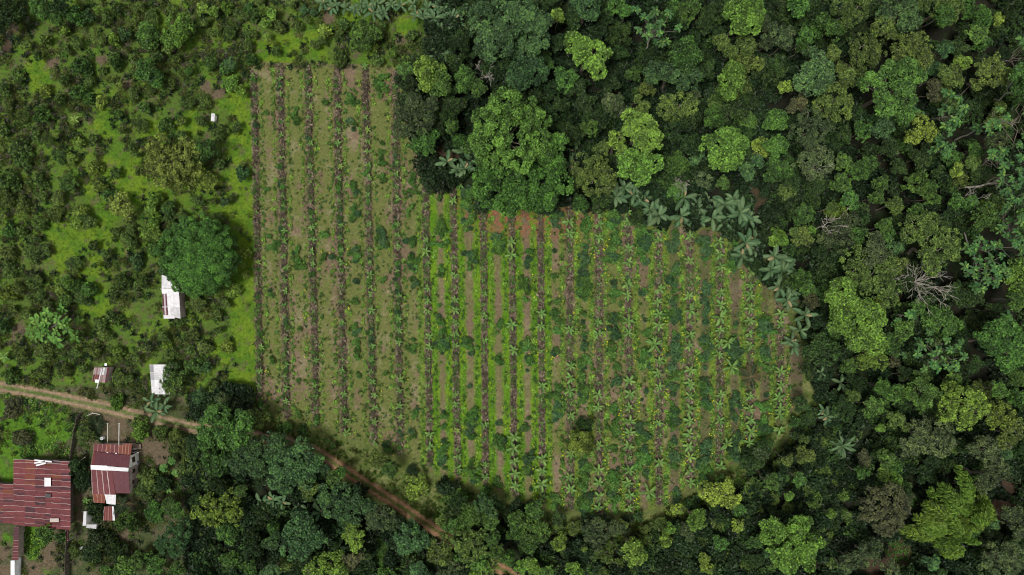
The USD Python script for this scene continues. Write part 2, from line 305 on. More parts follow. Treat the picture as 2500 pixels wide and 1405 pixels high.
# raised mulch rows of the field
ORD = ['first', 'second', 'third', 'fourth', 'fifth', 'sixth', 'seventh', 'eighth', 'ninth', 'tenth', 'eleventh', 'twelfth', 'thirteenth', 'fourteenth', 'fifteenth', 'sixteenth', 'seventeenth', 'eighteenth', 'nineteenth', 'twentieth']
TENS = ['', '', 'twenty', 'thirty', 'forty', 'fifty', 'sixty']
for k in range(21, 70): ORD.append({0: {2: 'twentieth', 3: 'thirtieth', 4: 'fortieth', 5: 'fiftieth', 6: 'sixtieth'}[k // 10]}[0] if k % 10 == 0 else TENS[k // 10] + ' ' + ORD[k % 10 - 1])
for k, d in () and ((21, 'twenty first'), (22, 'twenty second'), (23, 'twenty third'), (24, 'twenty fourth'), (25, 'twenty fifth'), (26, 'twenty sixth'), (27, 'twenty seventh'), (28, 'twenty eighth'), (29, 'twenty ninth'), (30, 'thirtieth')): ORD.append(d)
ROWSPAN = []
for i in range(len(ROWS)):
    s = LineString([(float(rowx(i, 0)), 0), (float(rowx(i, 1405)), 1405)]).intersection(FPOLY)
    b = s.bounds; top, bot = b[1] + 8, b[3] - 12
    if i == 0: top, bot = 178, 1000
    if i == 18: top, bot = 790, 1010
    ROWSPAN.append((top, bot))
    ys = np.arange(top, bot, 3.2)
    o = np.array([-7.4, -6.2, -4.5, -2.1, 0, 2.1, 4.5, 6.2, 7.4])
    yy, oo = np.meshgrid(ys, o, indexing='ij')
    jit = 1 + (fb(yy * 3, np.sign(oo) * 90 + i * 200, 14, 71) - .5) * 1.1
    xx = rowx(i, yy) + oo * jit * .92 + (fb(yy, yy * 0 + i * 77, 40, 70) - .5) * 9
    zz = np.interp(np.abs(o), [0, 2.2, 4.5, 6.2, 7.4], [.26, .23, .15, .06, -.06])[None] + (fb(xx, yy, 5, 72) - .5) * .16
    ends = np.minimum(yy - top, bot - yy); zz = np.where(ends < 3, -.05, zz)
    n1 = fb(xx, yy, 9, 73); n2 = fb(xx, yy, 3.4, 74, 3); n3 = fb(xx, yy, 45, 75)
    cc = np.zeros(xx.shape + (3,)) + [.080, .060, .042]
    cc = lerp(cc, (.125, .092, .066), sm(n1, .4, .65)); cc = lerp(cc, (.26, .20, .16), sm(n2, .62, .78) * .75); cc = lerp(cc, (.150, .105, .082), sm(n3, .52, .68) * .8)
    cc = lerp(cc, (.19, .085, .052), sm(-np.hypot((xx - 1290) / 2.4, yy - 515), -100, -30) * .8)
    cc = lerp(cc, (.05, .08, .02), sm(fb(xx, yy, 16, 76), .50, .66) * .8)
    V = np.column_stack([(xx.ravel() - 1250) / S, (702.5 - yy.ravel()) / S, zz.ravel()])
    n, m = xx.shape; idx = np.arange(n * m).reshape(n, m); q = np.stack([idx[:-1, :-1], idx[1:, :-1], idx[1:, 1:], idx[:-1, 1:]], -1).reshape(-1, 4)
    bed = part('/World', 'planting_bed', (V, np.vstack([q[:, [0, 1, 2]], q[:, [0, 2, 3]]])), M_BED, smooth=True, col=cc.reshape(-1, 3))
    setdata(bed.GetPrim(), kind='structure', label=f'{ORD[i]} dark mulch row from the field\'s left side', category='planting bed')

# ------------------------------------------------------------------ foliage geometry
def leaves(P, N, size, rng, aspect=.62, axis=None, fold=.18):
    n = len(P)
    N = N / (np.linalg.norm(N, axis=1, keepdims=True) + 1e-9)
    A = axis if axis is not None else rng.normal(size=(n, 3))
    A = A - N * (A * N).sum(1, keepdims=True); A /= np.linalg.norm(A, axis=1, keepdims=True) + 1e-9
    B = np.cross(N, A)
    L = (np.broadcast_to(size, (n,)) * rng.uniform(.7, 1.3, n))[:, None]; W = L * aspect * .5
    b = P - A * L * .5; t = P + A * L * .5 - N * L * .12; l = P + B * W + N * L * fold; r = P - B * W + N * L * fold
    V = np.stack([b, r, t, l], 1).reshape(-1, 3)
    i = np.arange(n)[:, None] * 4
    F = np.vstack([i + [0, 1, 2], i + [0, 2, 3]])
    return V, F
def rdirs(n, rng):
    d = rng.normal(size=(n, 3)); return d / np.linalg.norm(d, axis=1, keepdims=True)
def crown(circles, t, rng, dens=1.0):
    sub, fz, leaf = t['sub'], t['fz'], t['leaf']
    circles = np.asarray(circles, float)
    Ps, Ns, Ts, subs = [], [], [], []
    for (cx, cy, cz, r) in circles:
        s0 = min(sub, r * .5); K = int(2.6 * (r / s0) ** 2) + 4
        i = np.arange(K) + .5
        z = 1 - i / K * 1.25; ph = i * 2.399963 + rng.uniform(0, 6)
        rr = np.sqrt(np.clip(1 - z * z, 0, 1)); d = np.column_stack([rr * np.cos(ph), rr * np.sin(ph), z])
        jt = t.get('jit', 1.0); d += rng.normal(size=d.shape) * .26 * jt
        sr = s0 * rng.uniform(.65, 1.3, K)
        rad = (r - sr * .75) * (1 + (rng.uniform(.74, 1.16, K) - 1) * jt)
        sc = np.array([cx, cy, cz]) + d * rad[:, None] * [1, 1, fz]
        subs += [(c, q, dd) for c, q, dd in zip(sc, sr, d)]
    for c, sr, d in subs:
        n = max(6, int(t['dens'] * dens * 5.6 * sr * sr))
        e = rdirs(n, rng) + d * .7 + [0, 0, .4]; e /= np.linalg.norm(e, axis=1, keepdims=True)
        P = c + e * (sr * rng.uniform(.62 if t.get('jit', 1) > .5 else .8, 1.2 if t.get('jit', 1) > .5 else 1.06, n))[:, None] * [1, 1, .85]
        Ps.append(P); Ns.append(e + [0, 0, t.get('up', .5)] + rng.normal(size=e.shape) * (.6 if t.get('jit', 1) > .5 else .35))
        Ts.append(np.clip(.45 + rng.normal() * .16 + rng.normal(size=n) * .28, 0, 1))
    P, N, T = np.vstack(Ps), np.vstack(Ns), np.concatenate(Ts)
    keep = np.ones(len(P), bool)
    for (cx, cy, cz, r) in circles:
        keep &= ((P - [cx, cy, cz]) / [r, r, r * fz]) @ np.ones(3) * 0 + (((P - [cx, cy, cz]) / [r, r, r * fz]) ** 2).sum(1) > .45
    P, N, T = P[keep], N[keep], T[keep]
    V, F = leaves(P, N, leaf, rng)
    # a coarse leafy floor inside, so that the crown is closed from below
    return V, F, np.repeat(T, 4)
def trunk_mesh(circles, rng, base=(0, 0, 0), r0=.22, limbs=True):
    c = np.asarray(circles, float); top = c[:, :3].mean(0)
    ms = [tube(bent(base, top, rng, .03, 6), np.linspace(r0, r0 * .45, 6), 7)]
    br = []
    if limbs:
        for (x, y, z, r) in c[:9]:
            for k in range(1 if len(c) > 2 else 3):
                a = rng.uniform(0, 6.28); e = np.array([x + math.cos(a) * r * .55, y + math.sin(a) * r * .55, z + r * .3])
                s = np.asarray(base) + (top - base) * rng.uniform(.55, .9)
                br.append(tube(bent(s, e, rng, .08, 4), np.linspace(r0 * .45, .03, 4), 5))
    return cat_mesh(ms), (cat_mesh(br) if br else None)
def twigs(circles, rng, n):
    ms = []
    for (x, y, z, r) in circles:
        for k in range(n):
            a = rng.uniform(0, 6.28); u = rng.uniform(.5, 1.05); zz = z + r * rng.uniform(.1, .75)
            s = (x, y, z - r * .3); e = (x + math.cos(a) * r * u, y + math.sin(a) * r * u, zz)
            p = bent(s, e, rng, .12, 5); ms.append(tube(p, np.linspace(.07, .025, 5), 4))
            m = p[3]; e2 = m + np.array([math.cos(a + rng.normal()), math.sin(a + rng.normal()), .4]) * r * .35
            ms.append(tube([m, (m + e2) / 2 + rng.normal(size=3) * .05, e2], [.04, .03, .02], 4))
    return cat_mesh(ms)
CLASSES = [1.0, 1.7, 2.6, 3.8]
PROTO = {}
HRAT = [1.3, 2.0, 3.2, 5.0, 7.5]
def tree_proto(ty, r, v, ht):
    ci = int(np.argmin([abs(math.log(r / c)) for c in CLASSES])); hi = int(np.argmin([abs(math.log(ht / r / c)) for c in HRAT])); key = (ty, ci, v, hi)
    if key in PROTO: return PROTO[key]
    rng = np.random.default_rng(hash_int(ty) * 97 + ci * 13 + v); t = TYPES[ty]; R = CLASSES[ci]
    ht = R * HRAT[hi]
    p = proto('tree')
    if ty == 's':
        cs = [(rng.normal() * R * .42, rng.normal() * R * .42, ht - R * .5 * rng.uniform(.6, 1.6), R * rng.uniform(.35, .6)) for _ in range(6)]
    else:
        zc = ht - R * t['fz']; cs = [(rng.normal() * .1 * R, rng.normal() * .1 * R, zc, R * .66)]
        for k in range(4 + ci):
            a = k * 2.2 + rng.uniform(0, 1.3); d = R * rng.uniform(.45, .82)
            cs.append((math.cos(a) * d, math.sin(a) * d, zc + R * rng.uniform(-.55, .15), R * rng.uniform(.28, .52)))
    V, F, T = crown(cs, t, rng, dens=1.25 if ci == 0 else 1.0)
    part(p, 'crown', (V, F), t['mat'], tint=T)
    tm, bm = trunk_mesh(cs, rng, r0=.06 + .05 * R)
    part(p, 'trunk', tm, M_BARK, smooth=True)
    tw = t['twig'] * (1 if ty != 's' else 1)
    if tw: part(p, 'branches', twigs(cs[:3], rng, max(1, tw // 2)), M_TWIG)
    elif bm is not None: part(p, 'branches', bm, M_BARK)
    PROTO[key] = (p, R, ht)
    return PROTO[key]
def hash_int(s): return sum((i + 1) * ord(ch) for i, ch in enumerate(s))

ZS = 1405 / 470.0
ORIG = {'A': (0, 0), 'B': (0, 470), 'C': (0, 935), 'D': (600, 0), 'E': (600, 470), 'F': (600, 935), 'G': (1225, 0), 'H': (1225, 470), 'I': (1225, 935), 'J': (1875, 0), 'K': (1875, 470), 'L': (1875, 935)}
def zp(reg, x, y): return ORIG[reg][0] + x / ZS, ORIG[reg][1] + y / ZS

COVER = []                          # (px, py, r px) of every crown, for filling the gaps between
def plant(ty, ht, circ, px=None, name=None, cat=None, label=None, group=None, seed=0, look=None, dens=1.0):
    """circ: list of (px, py, r px) as seen in the photograph; the crown's top is ht metres high."""
    t = TYPES[ty]
    for c in circ: COVER.append(c)
    rng = np.random.default_rng(int(abs(circ[0][0] * 7 + circ[0][1] * 13)) + 5)
    mx, my = np.mean([c[0] for c in circ]), np.mean([c[1] for c in circ])
    if ht < 4.2 and len(circ) == 1 and mx < 1050 and my < 1000:
        circ = [(c[0], c[1], c[2] * (.70 if ty in 'sdo' else .82)) for c in circ]; ht *= .75
        if ty == 'd': ty = 'e'; t = TYPES[ty]
    small = ht < 4.2
    name = name or ({'s': 'scraggly_shrub', 'd': 'dark_shrub', 'o': 'olive_shrub', 'w': 'brown_shrub'}.get(ty, 'leafy_shrub') if small else 'orchard_tree' if mx < 1050 and my < 960 else 'broadleaf_tree')
    cat = cat or ('shrub' if small else 'tree')
    size = 'small' if max(c[2] for c in circ) < 20 else 'large' if len(circ) > 2 else ''
    look = look or f"{size + ' ' if size else ''}{t['look']} {'shrub' if small else 'tree'}"
    if len(circ) == 1:
        x, y, r = circ[0]; z = max(ht - r / S * .75, ht * .55); p = at(x, y, z); R = r / S * (H - z) / H
        pr, PR, PH = tree_proto(ty, R, rng.integers(0, 2), ht)
        s = R / PR * .97
        return place(pr, name, cat, (p[0], p[1], -.03), rng.uniform(0, 6.28), (s * rng.uniform(.92, 1.08), s * rng.uniform(.92, 1.08), ht / PH), look=look, pix=(x, y), label=label, group=group)
    cs = []
    rm = max(c[2] for c in circ)
    for (x, y, r) in circ:
        rr = r / S; z = ht - rr * t['fz'] - (1 - r / rm) * ht * .16 - rng.uniform(0, .1) * ht
        p = at(x, y, z); rr *= (H - z) / H
        cs.append((p[0], p[1], z, rr))
    cs = np.array(cs); b = np.array([cs[:, 0].mean(), cs[:, 1].mean(), 0.0])
    p = thing(name, cat, loc=b, look=look, pix=(mx, my), label=label, group=group)
    loc = cs - [b[0], b[1], 0, 0]
    V, F, T = crown(loc, t, rng, dens)
    part(p, 'crown', (V, F), t['mat'], tint=T)
    tm, bm = trunk_mesh(loc, rng, r0=.15 + .02 * ht)
    part(p, 'trunk', tm, M_BARK, smooth=True)
    if t['twig']: part(p, 'branches', twigs(loc, rng, max(1, t['twig'] // 2)), M_TWIG)
    elif bm is not None: part(p, 'branches', bm, M_BARK)
    return p
def many(reg, ty, ht, pts, **kw):
    for p in pts:
        plant(ty, ht, [(*zp(reg, p[0], p[1]), p[2] / ZS)], **kw)
def one(reg, ty, ht, pts, **kw):
    return plant(ty, ht, [(*zp(reg, p[0], p[1]), p[2] / ZS) for p in pts], **kw)

# ------------------------------------------------------------------ buildings
M_ROOF = usdkit.material(stage, '/World/Looks/roof_metal', {
    'a': ('attribute', {'attribute': 'col'}), 'g': ('geometry', {}), 'n': ('noise_texture', {'scale': 1.6, 'detail': 7.0, 'roughness': .7}), 'n2': ('noise_texture', {'scale': 9.0, 'detail': 3.0}),
    'r': ('rgb_ramp', {'ramp': [(.3, (.76, .75, .75)), (.7, (1.16, 1.14, 1.13))]}), 'm': ('mix_color', {'blend_type': 'multiply', 'fac': 1.0}), 'r2': ('rgb_ramp', {'ramp': [(.3, (.8, .8, .8)), (.7, (1.12, 1.12, 1.12))]}), 'm2': ('mix_color', {'blend_type': 'multiply', 'fac': 1.0}),
    'p': ('principled_bsdf', {'roughness': .55, 'specular_ior_level': .3})},
    [('g.position', 'n.vector'), ('g.position', 'n2.vector'), ('n.fac', 'r.fac'), ('n2.fac', 'r2.fac'), ('a.color', 'm.a'), ('r.color', 'm.b'), ('m.result', 'm2.a'), ('r2.color', 'm2.b'), ('m2.result', 'p.base_color')], surface='p.BSDF')
M_WALLW = noise_mat('white_wall', (.50, .49, .46), (.78, .77, .74), 1.2, bump=.1)
M_WALLB = noise_mat('block_wall', (.22, .18, .16), (.38, .31, .27), 1.5, bump=.3)
M_DARK = noise_mat('dark_opening', (.012, .012, .012), (.03, .03, .03), 3.0)
M_POLE = noise_mat('weathered_pole', (.38, .36, .32), (.62, .60, .56), 2.0)
M_BLUE = noise_mat('blue_tarp', (.012, .04, .16), (.03, .08, .28), 3.0)
M_WHITE = noise_mat('white_paint', (.58, .58, .60), (.80, .80, .82), 1.5)
M_TAN = noise_mat('tan_board', (.20, .15, .11), (.34, .27, .21), 2.0, bump=.3)
M_FENCE = noise_mat('dark_fence', (.05, .045, .035), (.12, .10, .08), 2.0, bump=.3)
REDC, RUST, WHITE, BARE_METAL, DARKR = np.array([.130, .032, .035]), np.array([.20, .058, .022]), np.array([.66, .66, .69]), np.array([.50, .50, .52]), np.array([.062, .022, .028])
def bil(c, u, v): return (1 - u) * (1 - v) * c[0] + u * (1 - v) * c[1] + u * v * c[2] + (1 - u) * v * c[3]
def panel(parent, name, c, colf, edge=0.0, edge_col=(.85, .76, .74), rng=None, thick=.03, ribs='u', label=None, lift=0.0, edge_side='v', mat=None):
    """one corrugated sheet: c = four corners (TL, TR, BR, BL); ribs run along u or v"""
    c = [np.asarray(k, float) for k in c]; nu, nv = (3, 9) if ribs == 'u' else (9, 3)
    u, v = np.meshgrid(np.linspace(0, 1, nu), np.linspace(0, 1, nv), indexing='ij')
    P = (1 - u)[..., None] * (1 - v)[..., None] * c[0] + u[..., None] * (1 - v)[..., None] * c[1] + u[..., None] * v[..., None] * c[2] + (1 - u)[..., None] * v[..., None] * c[3]
    k = np.arange(nv)[None, :] + 0 * u if ribs == 'u' else np.arange(nu)[:, None] + 0 * u
    P[..., 2] += np.where(k.astype(int) % 2 == 0, thick, 0) + lift
    col = np.zeros(P.shape) + colf
    if edge:
        w = np.clip(rng.uniform(.45, 1.3, size=u.shape) * edge, 0, 1)
        s = (v if edge_side == 'v' else u) < .10
        col[s] = (col * (1 - w[..., None]) + np.array(edge_col) * w[..., None])[s]
    V = P.reshape(-1, 3); n = len(V)
    idx = np.arange(n).reshape(nu, nv); q = np.stack([idx[:-1, :-1], idx[1:, :-1], idx[1:, 1:], idx[:-1, 1:]], -1).reshape(-1, 4)
    F = np.vstack([q[:, [0, 1, 2]], q[:, [0, 2, 3]]])
    nrm = np.cross(V[F[0, 1]] - V[F[0, 0]], V[F[0, 2]] - V[F[0, 0]])
    if nrm[2] < 0: F = F[:, ::-1]
    return part(parent, name, (V, F), mat or M_ROOF, col=col.reshape(-1, 3), label=label)
def wallbox(parent, name, a, b, z0, z1, mat, th=.15):
    a, b = np.asarray(a)[:2], np.asarray(b)[:2]; d = b - a
    return part(parent, name, box((a[0] + b[0]) / 2, (a[1] + b[1]) / 2, (z0 + z1) / 2, np.hypot(*d), th, z1 - z0, math.atan2(d[1], d[0])), mat)
def bar(parent, name, a, b, r, mat, label=None): return part(parent, name, tube([a, (np.asarray(a) + b) / 2, b], [r] * 3, 6), mat, label=label)
def vpost(parent, name, top, r, mat): return bar(parent, name, np.array([top[0], top[1], -.1]), top, r, mat)
def shed_walls(parent, corners, z1, mat, inset=.25):
    c = np.array([k[:2] for k in corners]); m = c.mean(0); d = c - m
    c = m + d * (1 - inset / np.linalg.norm(d, axis=1, keepdims=True))
    for i in range(4): wallbox(parent, 'wall', c[i], c[(i + 1) % 4], -.1, (z1[i] + z1[(i + 1) % 4]) / 2 - .12 if np.ndim(z1) else z1, mat, th=.14 + .004 * i)
brng = np.random.default_rng(21)

# big rusty roof building, lower left
B = thing('rusty_roof_building', 'building', 'big farm building with dark red rusty sheet roof and white skylight, cut by left edge')
ZR = 2.4
def big_roof(xs_px, y0f, y1f, nrow, z0, z1, x_tilt=0.012):
    for ci, (xa, xb) in enumerate(zip(xs_px[:-1], xs_px[1:])):
        for r in range(nrow):
            def P(x, f):
                ya, yb = y0f(x), y1f(x); z = z0 + (z1 - z0) * f
                return at(x, ya + (yb - ya) * f, z)
            f0, f1 = r / nrow, (r + 1) / nrow + .004
            u = brng.random(); colr = REDC * brng.uniform(.8, 1.25)
            if u < .03: colr = RUST * brng.uniform(.5, .8)
            elif u < .15: colr = DARKR * brng.uniform(.8, 1.2)
            if 60 < xa + 1 and xb < 90 and (f0 < .36 or f0 > .86) and brng.random() < .55: colr = RUST * .55 + REDC * .4
            j = brng.normal() * .3
            panel(B, 'roof_sheet', [P(xa, f0), P(xb + .6, f0), P(xb + .6, f1), P(xa, f1)], colr, edge=.95 if brng.random() < .82 else .25, rng=brng, ribs='u', thick=.03, lift=.02 * (r % 2) + .012 * (ci % 3))
big_roof([33, 61, 86, 110, 125, 149, 172], lambda x: 1122 + (x - 33) * .035, lambda x: 1281 + (x - 33) * .09, 24, ZR, ZR + .5)
big_roof([-40, -16, 8, 33], lambda x: 1181 + (x + 10) * .05, lambda x: 1277 + x * .05, 13, ZR + .1, ZR + .5)
def quad(x0, y0, x1, y1, z, sk=0): return [at(x0, y0, z), at(x1, y0 + sk, z), at(x1, y1 + sk, z), at(x0, y1, z)]
panel(B, 'skylight', quad(108.5, 1167, 124.5, 1188, ZR + .42), WHITE, rng=brng, label='white translucent skylight sheet')
panel(B, 'skylight', quad(122, 1266, 144, 1275, ZR + .70), np.array([.45, .40, .36]), rng=brng, label='pale worn narrow skylight sheet')
panel(B, 'roof_patch', quad(110, 1206, 124, 1216, ZR + .52), np.array([.06, .055, .06]), rng=brng, label='dark grey repair patch')
for a, b_ in (((84, 1131), (110, 1127)), ((88, 1137), (112, 1131)), ((84, 1124), (126, 1128))):
    p0, p1 = at(*a, ZR + .35), at(*b_, ZR + .38); part(B, 'loose_board', box(*((p0 + p1) / 2), np.linalg.norm(p1 - p0), .28, .05, math.atan2(p1[1] - p0[1], p1[0] - p0[0])), M_WHITE)
for a, b_ in (((36, 1128), (163, 1131)), ((163, 1131), (160, 1286)), ((160, 1286), (34, 1276)), ((34, 1276), (-40, 1272)), ((-40, 1186), (36, 1188)), ((36, 1128), (36, 1188))):
    wallbox(B, 'wall', at(*a, ZR), at(*b_, ZR), -.1, ZR - .15, M_FENCE)
for k in range(12):                                                     # the covered walkway going down from it
    f0, f1 = k / 12, (k + 1) / 12 + .01
    c = [at(34 - 4 * f0, 1287 + 80 * f0, 2.5), at(46 - 1 * f0, 1287 + 80 * f0, 2.5), at(46 - 1 * f1, 1287 + 80 * f1, 2.5), at(34 - 4 * f1, 1287 + 80 * f1, 2.5)]
    panel(B, 'walkway_sheet', c, DARKR * 1.15 if k < 5 else REDC * .8, edge=.9 if k > 4 else .2, rng=brng, lift=.015 * (k % 2))
wallbox(B, 'walkway_wall', at(38, 1287, 2.5), at(35, 1366, 2.5), -.1, 2.35, M_WALLB)
for k in range(2):
    f0, f1 = k / 2, (k + 1) / 2
    panel(B, 'side_sheet', [at(160 + 4.2 * k, 1294, 2.4), at(164 + 4.2 * k, 1294, 2.4), at(165 + 4.2 * k, 1321, 2.4), at(161 + 4.2 * k, 1321, 2.4)], REDC, edge=1.0, rng=brng, ribs='v', edge_side='u')
vpost(B, 'post', at(162, 1320, 2.4), .06, M_POLE); vpost(B, 'post', at(168, 1320, 2.4), .06, M_POLE)
# white gate wall at the bottom
W = thing('white_yard_wall', 'wall', 'white plastered yard wall end below the red covered walkway')
wallbox(W, 'wall_body', at(31.5, 1370, 1.8), at(31, 1430, 1.8), -.1, 1.8, M_WHITE, th=.62)
part(W, 'coping', box(*at(31.2, 1400, 1.86), .74, 4.9, .10), M_WHITE)
bar(W, 'brace', at(38, 1372, 1.6), at(43, 1404, .2), .05, M_POLE)

# red roofed house
Hs = thing('red_roofed_house', 'house', 'farm house with dark red sheet roof, white ridge and white side wall')
def hz(x, y): return 180 + x / 5.854, 1000 + y / 5.854
def hq(c, zs): return [at(*hz(*k), z) for k, z in zip(c, zs)]
ZE, ZRD = 2.7, 3.7
def roof_cols(parent, name, c, zs, n, f, edge=.8, rows=1, ecol=(.62, .48, .40)):
    Q = [np.asarray(k) for k in hq(c, zs)]
    for i in range(n):
        for r in range(rows):
            u0, u1, v0, v1 = i / n, (i + 1) / n, r / rows, (r + 1) / rows + (.012 if r < rows - 1 else 0)
            colr, e = f(i, r)
            panel(parent, name, [bil(Q, u0, v0), bil(Q, u1, v0), bil(Q, u1, v1), bil(Q, u0, v1)], colr, edge=e, rng=brng, ribs='v', edge_side='u', lift=.012 * (i % 2) + .015 * (r % 2), edge_col=ecol)
roof_cols(Hs, 'lean_to_sheet', [(288, 490), (708, 510), (690, 640), (283, 606)], (2.05, 2.05, 2.4, 2.4), 7, lambda i, r: (RUST * .55 + REDC * .5 if brng.random() < .5 else REDC * 1.0, .9 if brng.random() < .6 else .3))
roof_cols(Hs, 'lean_to_sheet', [(706, 487), (835, 490), (816, 655), (688, 640)], (2.1, 2.1, 2.45, 2.45), 3, lambda i, r: (RUST * .5 + REDC * .5, .95))
roof_cols(Hs, 'upper_sheet', [(283, 602), (320, 606), (290, 802), (245, 797)], (2.6, 2.6, ZRD - .03, ZRD - .03), 1, lambda i, r: (REDC * 1.1, .9))
roof_cols(Hs, 'upper_sheet', [(318, 606), (812, 658), (785, 838), (288, 800)], (2.6, 2.6, ZRD - .02, ZRD - .02), 6, lambda i, r: (np.array([.098, .030, .038]) * brng.uniform(.95, 1.05), .0))
roof_cols(Hs, 'ridge_cap', [(243, 794), (480, 806), (478, 874), (246, 860)], (ZRD + .04, ZRD + .04, ZRD + .03, ZRD + .03), 1, lambda i, r: (WHITE * 1.05, 0))
roof_cols(Hs, 'ridge_cap', [(478, 812), (786, 838), (780, 888), (477, 872)], (ZRD + .06, ZRD + .06, ZRD + .05, ZRD + .05), 3, lambda i, r: (WHITE * .92, 0))
roof_cols(Hs, 'lower_sheet', [(248, 864), (548, 878), (600, 1222), (268, 1206)], (ZRD, ZRD, ZE, ZE), 4, lambda i, r: (REDC * brng.uniform(.85, 1.1), [.5, 1, 1, 1][i]), rows=2, ecol=(.8, .74, .72))
roof_cols(Hs, 'lower_sheet', [(548, 878), (785, 890), (803, 1200), (596, 1196)], (ZRD, ZRD, ZE, ZE), 3, lambda i, r: (np.array([.100, .032, .040]) * brng.uniform(.92, 1.05), .0))
roof_cols(Hs, 'annex_sheet', [(272, 1206), (446, 1216), (452, 1340), (290, 1335)], (ZE - .12, ZE - .12, 2.25, 2.25), 3, lambda i, r: (RUST * .6 + REDC * .4, .6), rows=2)
roof_cols(Hs, 'annex_sheet', [(442, 1214), (606, 1216), (600, 1362), (470, 1350)], (ZE - .1, ZE - .1, 2.3, 2.3), 1, lambda i, r: (WHITE * .88, 0))
wl = [at(*hz(*k), z) for k, z in (((300, 520), 2.2), ((805, 660), 2.6), ((795, 1190), 2.6), ((280, 1195), 2.6))]
wallbox(Hs, 'wall', wl[0], at(*hz(800, 520), 2.0), -.1, 1.95, M_WALLB)
wallbox(Hs, 'wall', wl[2], wl[3], -.1, 2.4, M_WALLB); wallbox(Hs, 'wall', wl[3], wl[0], -.1, 2.0, M_WALLB)
a, b_, c_ = at(*hz(812, 660), 2.6), at(*hz(786, 836), 3.6), at(*hz(800, 1195), 2.6)
a[2] = b_[2] = c_[2] = 0
def gablewall(name, p, q, z0, z1, z2, mat, th=.16):
    d = (q - p); d2 = d[:2] / np.linalg.norm(d[:2]); nrm = np.array([-d2[1], d2[0], 0]) * th / 2
    V = np.array([p - nrm, q - nrm, q - nrm + [0, 0, z2], p - nrm + [0, 0, z1], p + nrm, q + nrm, q + nrm + [0, 0, z2], p + nrm + [0, 0, z1]]); V[:, 2] += 0; V[[0, 1, 4, 5], 2] = z0
    F = np.array([[0, 1, 2], [0, 2, 3], [4, 6, 5], [4, 7, 6], [3, 2, 6], [3, 6, 7], [0, 3, 7], [0, 7, 4], [1, 5, 6], [1, 6, 2]])
    return part(Hs, name, (V, F), mat)
gablewall('wall', a, b_, -.1, 2.52, 3.55, M_WALLW); gablewall('wall', b_ + [0, -.01, 0], c_, -.1, 3.5, 2.52, M_WALLB)
def window_on(p, q, t, z, w, h):
    m = p + (q - p) * t; ang = math.atan2(q[1] - p[1], q[0] - p[0]); n = np.array([math.sin(ang), -math.cos(ang), 0]); n *= 1 if n[0] > 0 else -1
    f = part(Hs, 'window', cat_mesh([box(*(m + n * .10 + [0, 0, z + dz]), w + .12, .05, .07, ang) for dz in (-h / 2, h / 2)] + [box(*(m + n * .10 + [0, 0, z] + np.array([math.cos(ang), math.sin(ang), 0]) * dx), .07, .046, h, ang) for dx in (-w / 2, w / 2)]), M_TAN)
    part(f.GetPath().pathString, 'pane', box(*(m + n * .088 + [0, 0, z]), w, .02, h, ang), M_DARK)
window_on(a, b_, .45, 1.9, 1.0, 1.0); window_on(b_, c_, .2, 1.9, .9, 1.0); window_on(b_, c_, .62, 1.8, .8, .9)
wallbox(Hs, 'wall_ledge', at(*hz(866, 800), .25), at(*hz(848, 1100), .25), .0, .22, M_WALLW, th=.22)
for (x, y) in ((483, 622), (607, 632)): part(Hs, 'roof_cap', box(*at(*hz(x, y), 2.52), .28, .28, .12), M_WHITE)

# loose things around the house
def simple(name, cat, label, fn, group=None):
    p = thing(name, cat, label, group=group); fn(p); return p
def poles(p, a, b_, z0=.1, z1=.1, r=.07, fork=False):
    bar(p, 'shaft', at(*a, z0), at(*b_, z1), r, M_POLE)
    d = at(*b_, 0) - at(*a, 0); n = np.array([-d[1], d[0], 0]) / np.linalg.norm(d)
    bar(p, 'end_peg', at(*a, z0) - n * .16, at(*a, z0) + n * .16, r * .7, M_POLE)
simple('drain_pole', 'pole', 'left one of two pale poles reaching up from the red house roof', lambda p: poles(p, hz(483, 205), hz(482, 470), 1.9, 2.2))
simple('drain_pole', 'pole', 'right and longer of two pale poles reaching up from the red house roof', lambda p: poles(p, hz(650, 200), hz(645, 512), 1.9, 2.2, .085))
simple('drain_pole', 'pole', 'pale bent pole lying above the small palm by the house', lambda p: (poles(p, hz(265, 52), hz(375, 72), .3, .3), bar(p, 'side_branch', at(*hz(170, 100), .2), at(*hz(265, 58), .3), .05, M_POLE)))
simple('drain_pole', 'pole', 'pale pole leaning at left of the red house', lambda p: poles(p, hz(55, 760), hz(165, 680), .8, 1.2, .05))
simple('drain_pole', 'pole', 'weathered plank lying on bare soil below the small red roof', lambda p: part(p, 'board', box(*at(272, 1304, .12), 1.9, .22, .08, -1.22), M_POLE))
def bucket(p):
    o = at(*hz(430, 404), 0); m = trimesh.creation.annulus(.26, .32, .75, sections=18); part(p, 'tub', (np.array(m.vertices) + o + [0, 0, .38], np.array(m.faces)), M_WHITE)
    m = trimesh.creation.cylinder(.255, .05, sections=18); part(p, 'water_surface', (np.array(m.vertices) + o + [0, 0, .6], np.array(m.faces)), noise_mat('grey_water', (.25, .25, .27), (.4, .4, .42), 4.0, rough=.1))
simple('water_tub', 'tub', 'round white tub standing above the red house', bucket)
def slabs(p):
    for (x, y, w, h, r, z) in ((905, 545, 26, 12, .2, .25), (935, 530, 10, 14, .1, .3), (868, 535, 9, 13, .3, .22), (900, 520, 12, 7, -.2, .34)): part(p, 'slab', box(*at(*hz(x, y), z), w / S * 0.45 + .3, h / S * .5 + .35, .12, r), M_TAN)
simple('slab_stack', 'slab', 'tan slabs stacked at the top right corner of the red house', slabs)
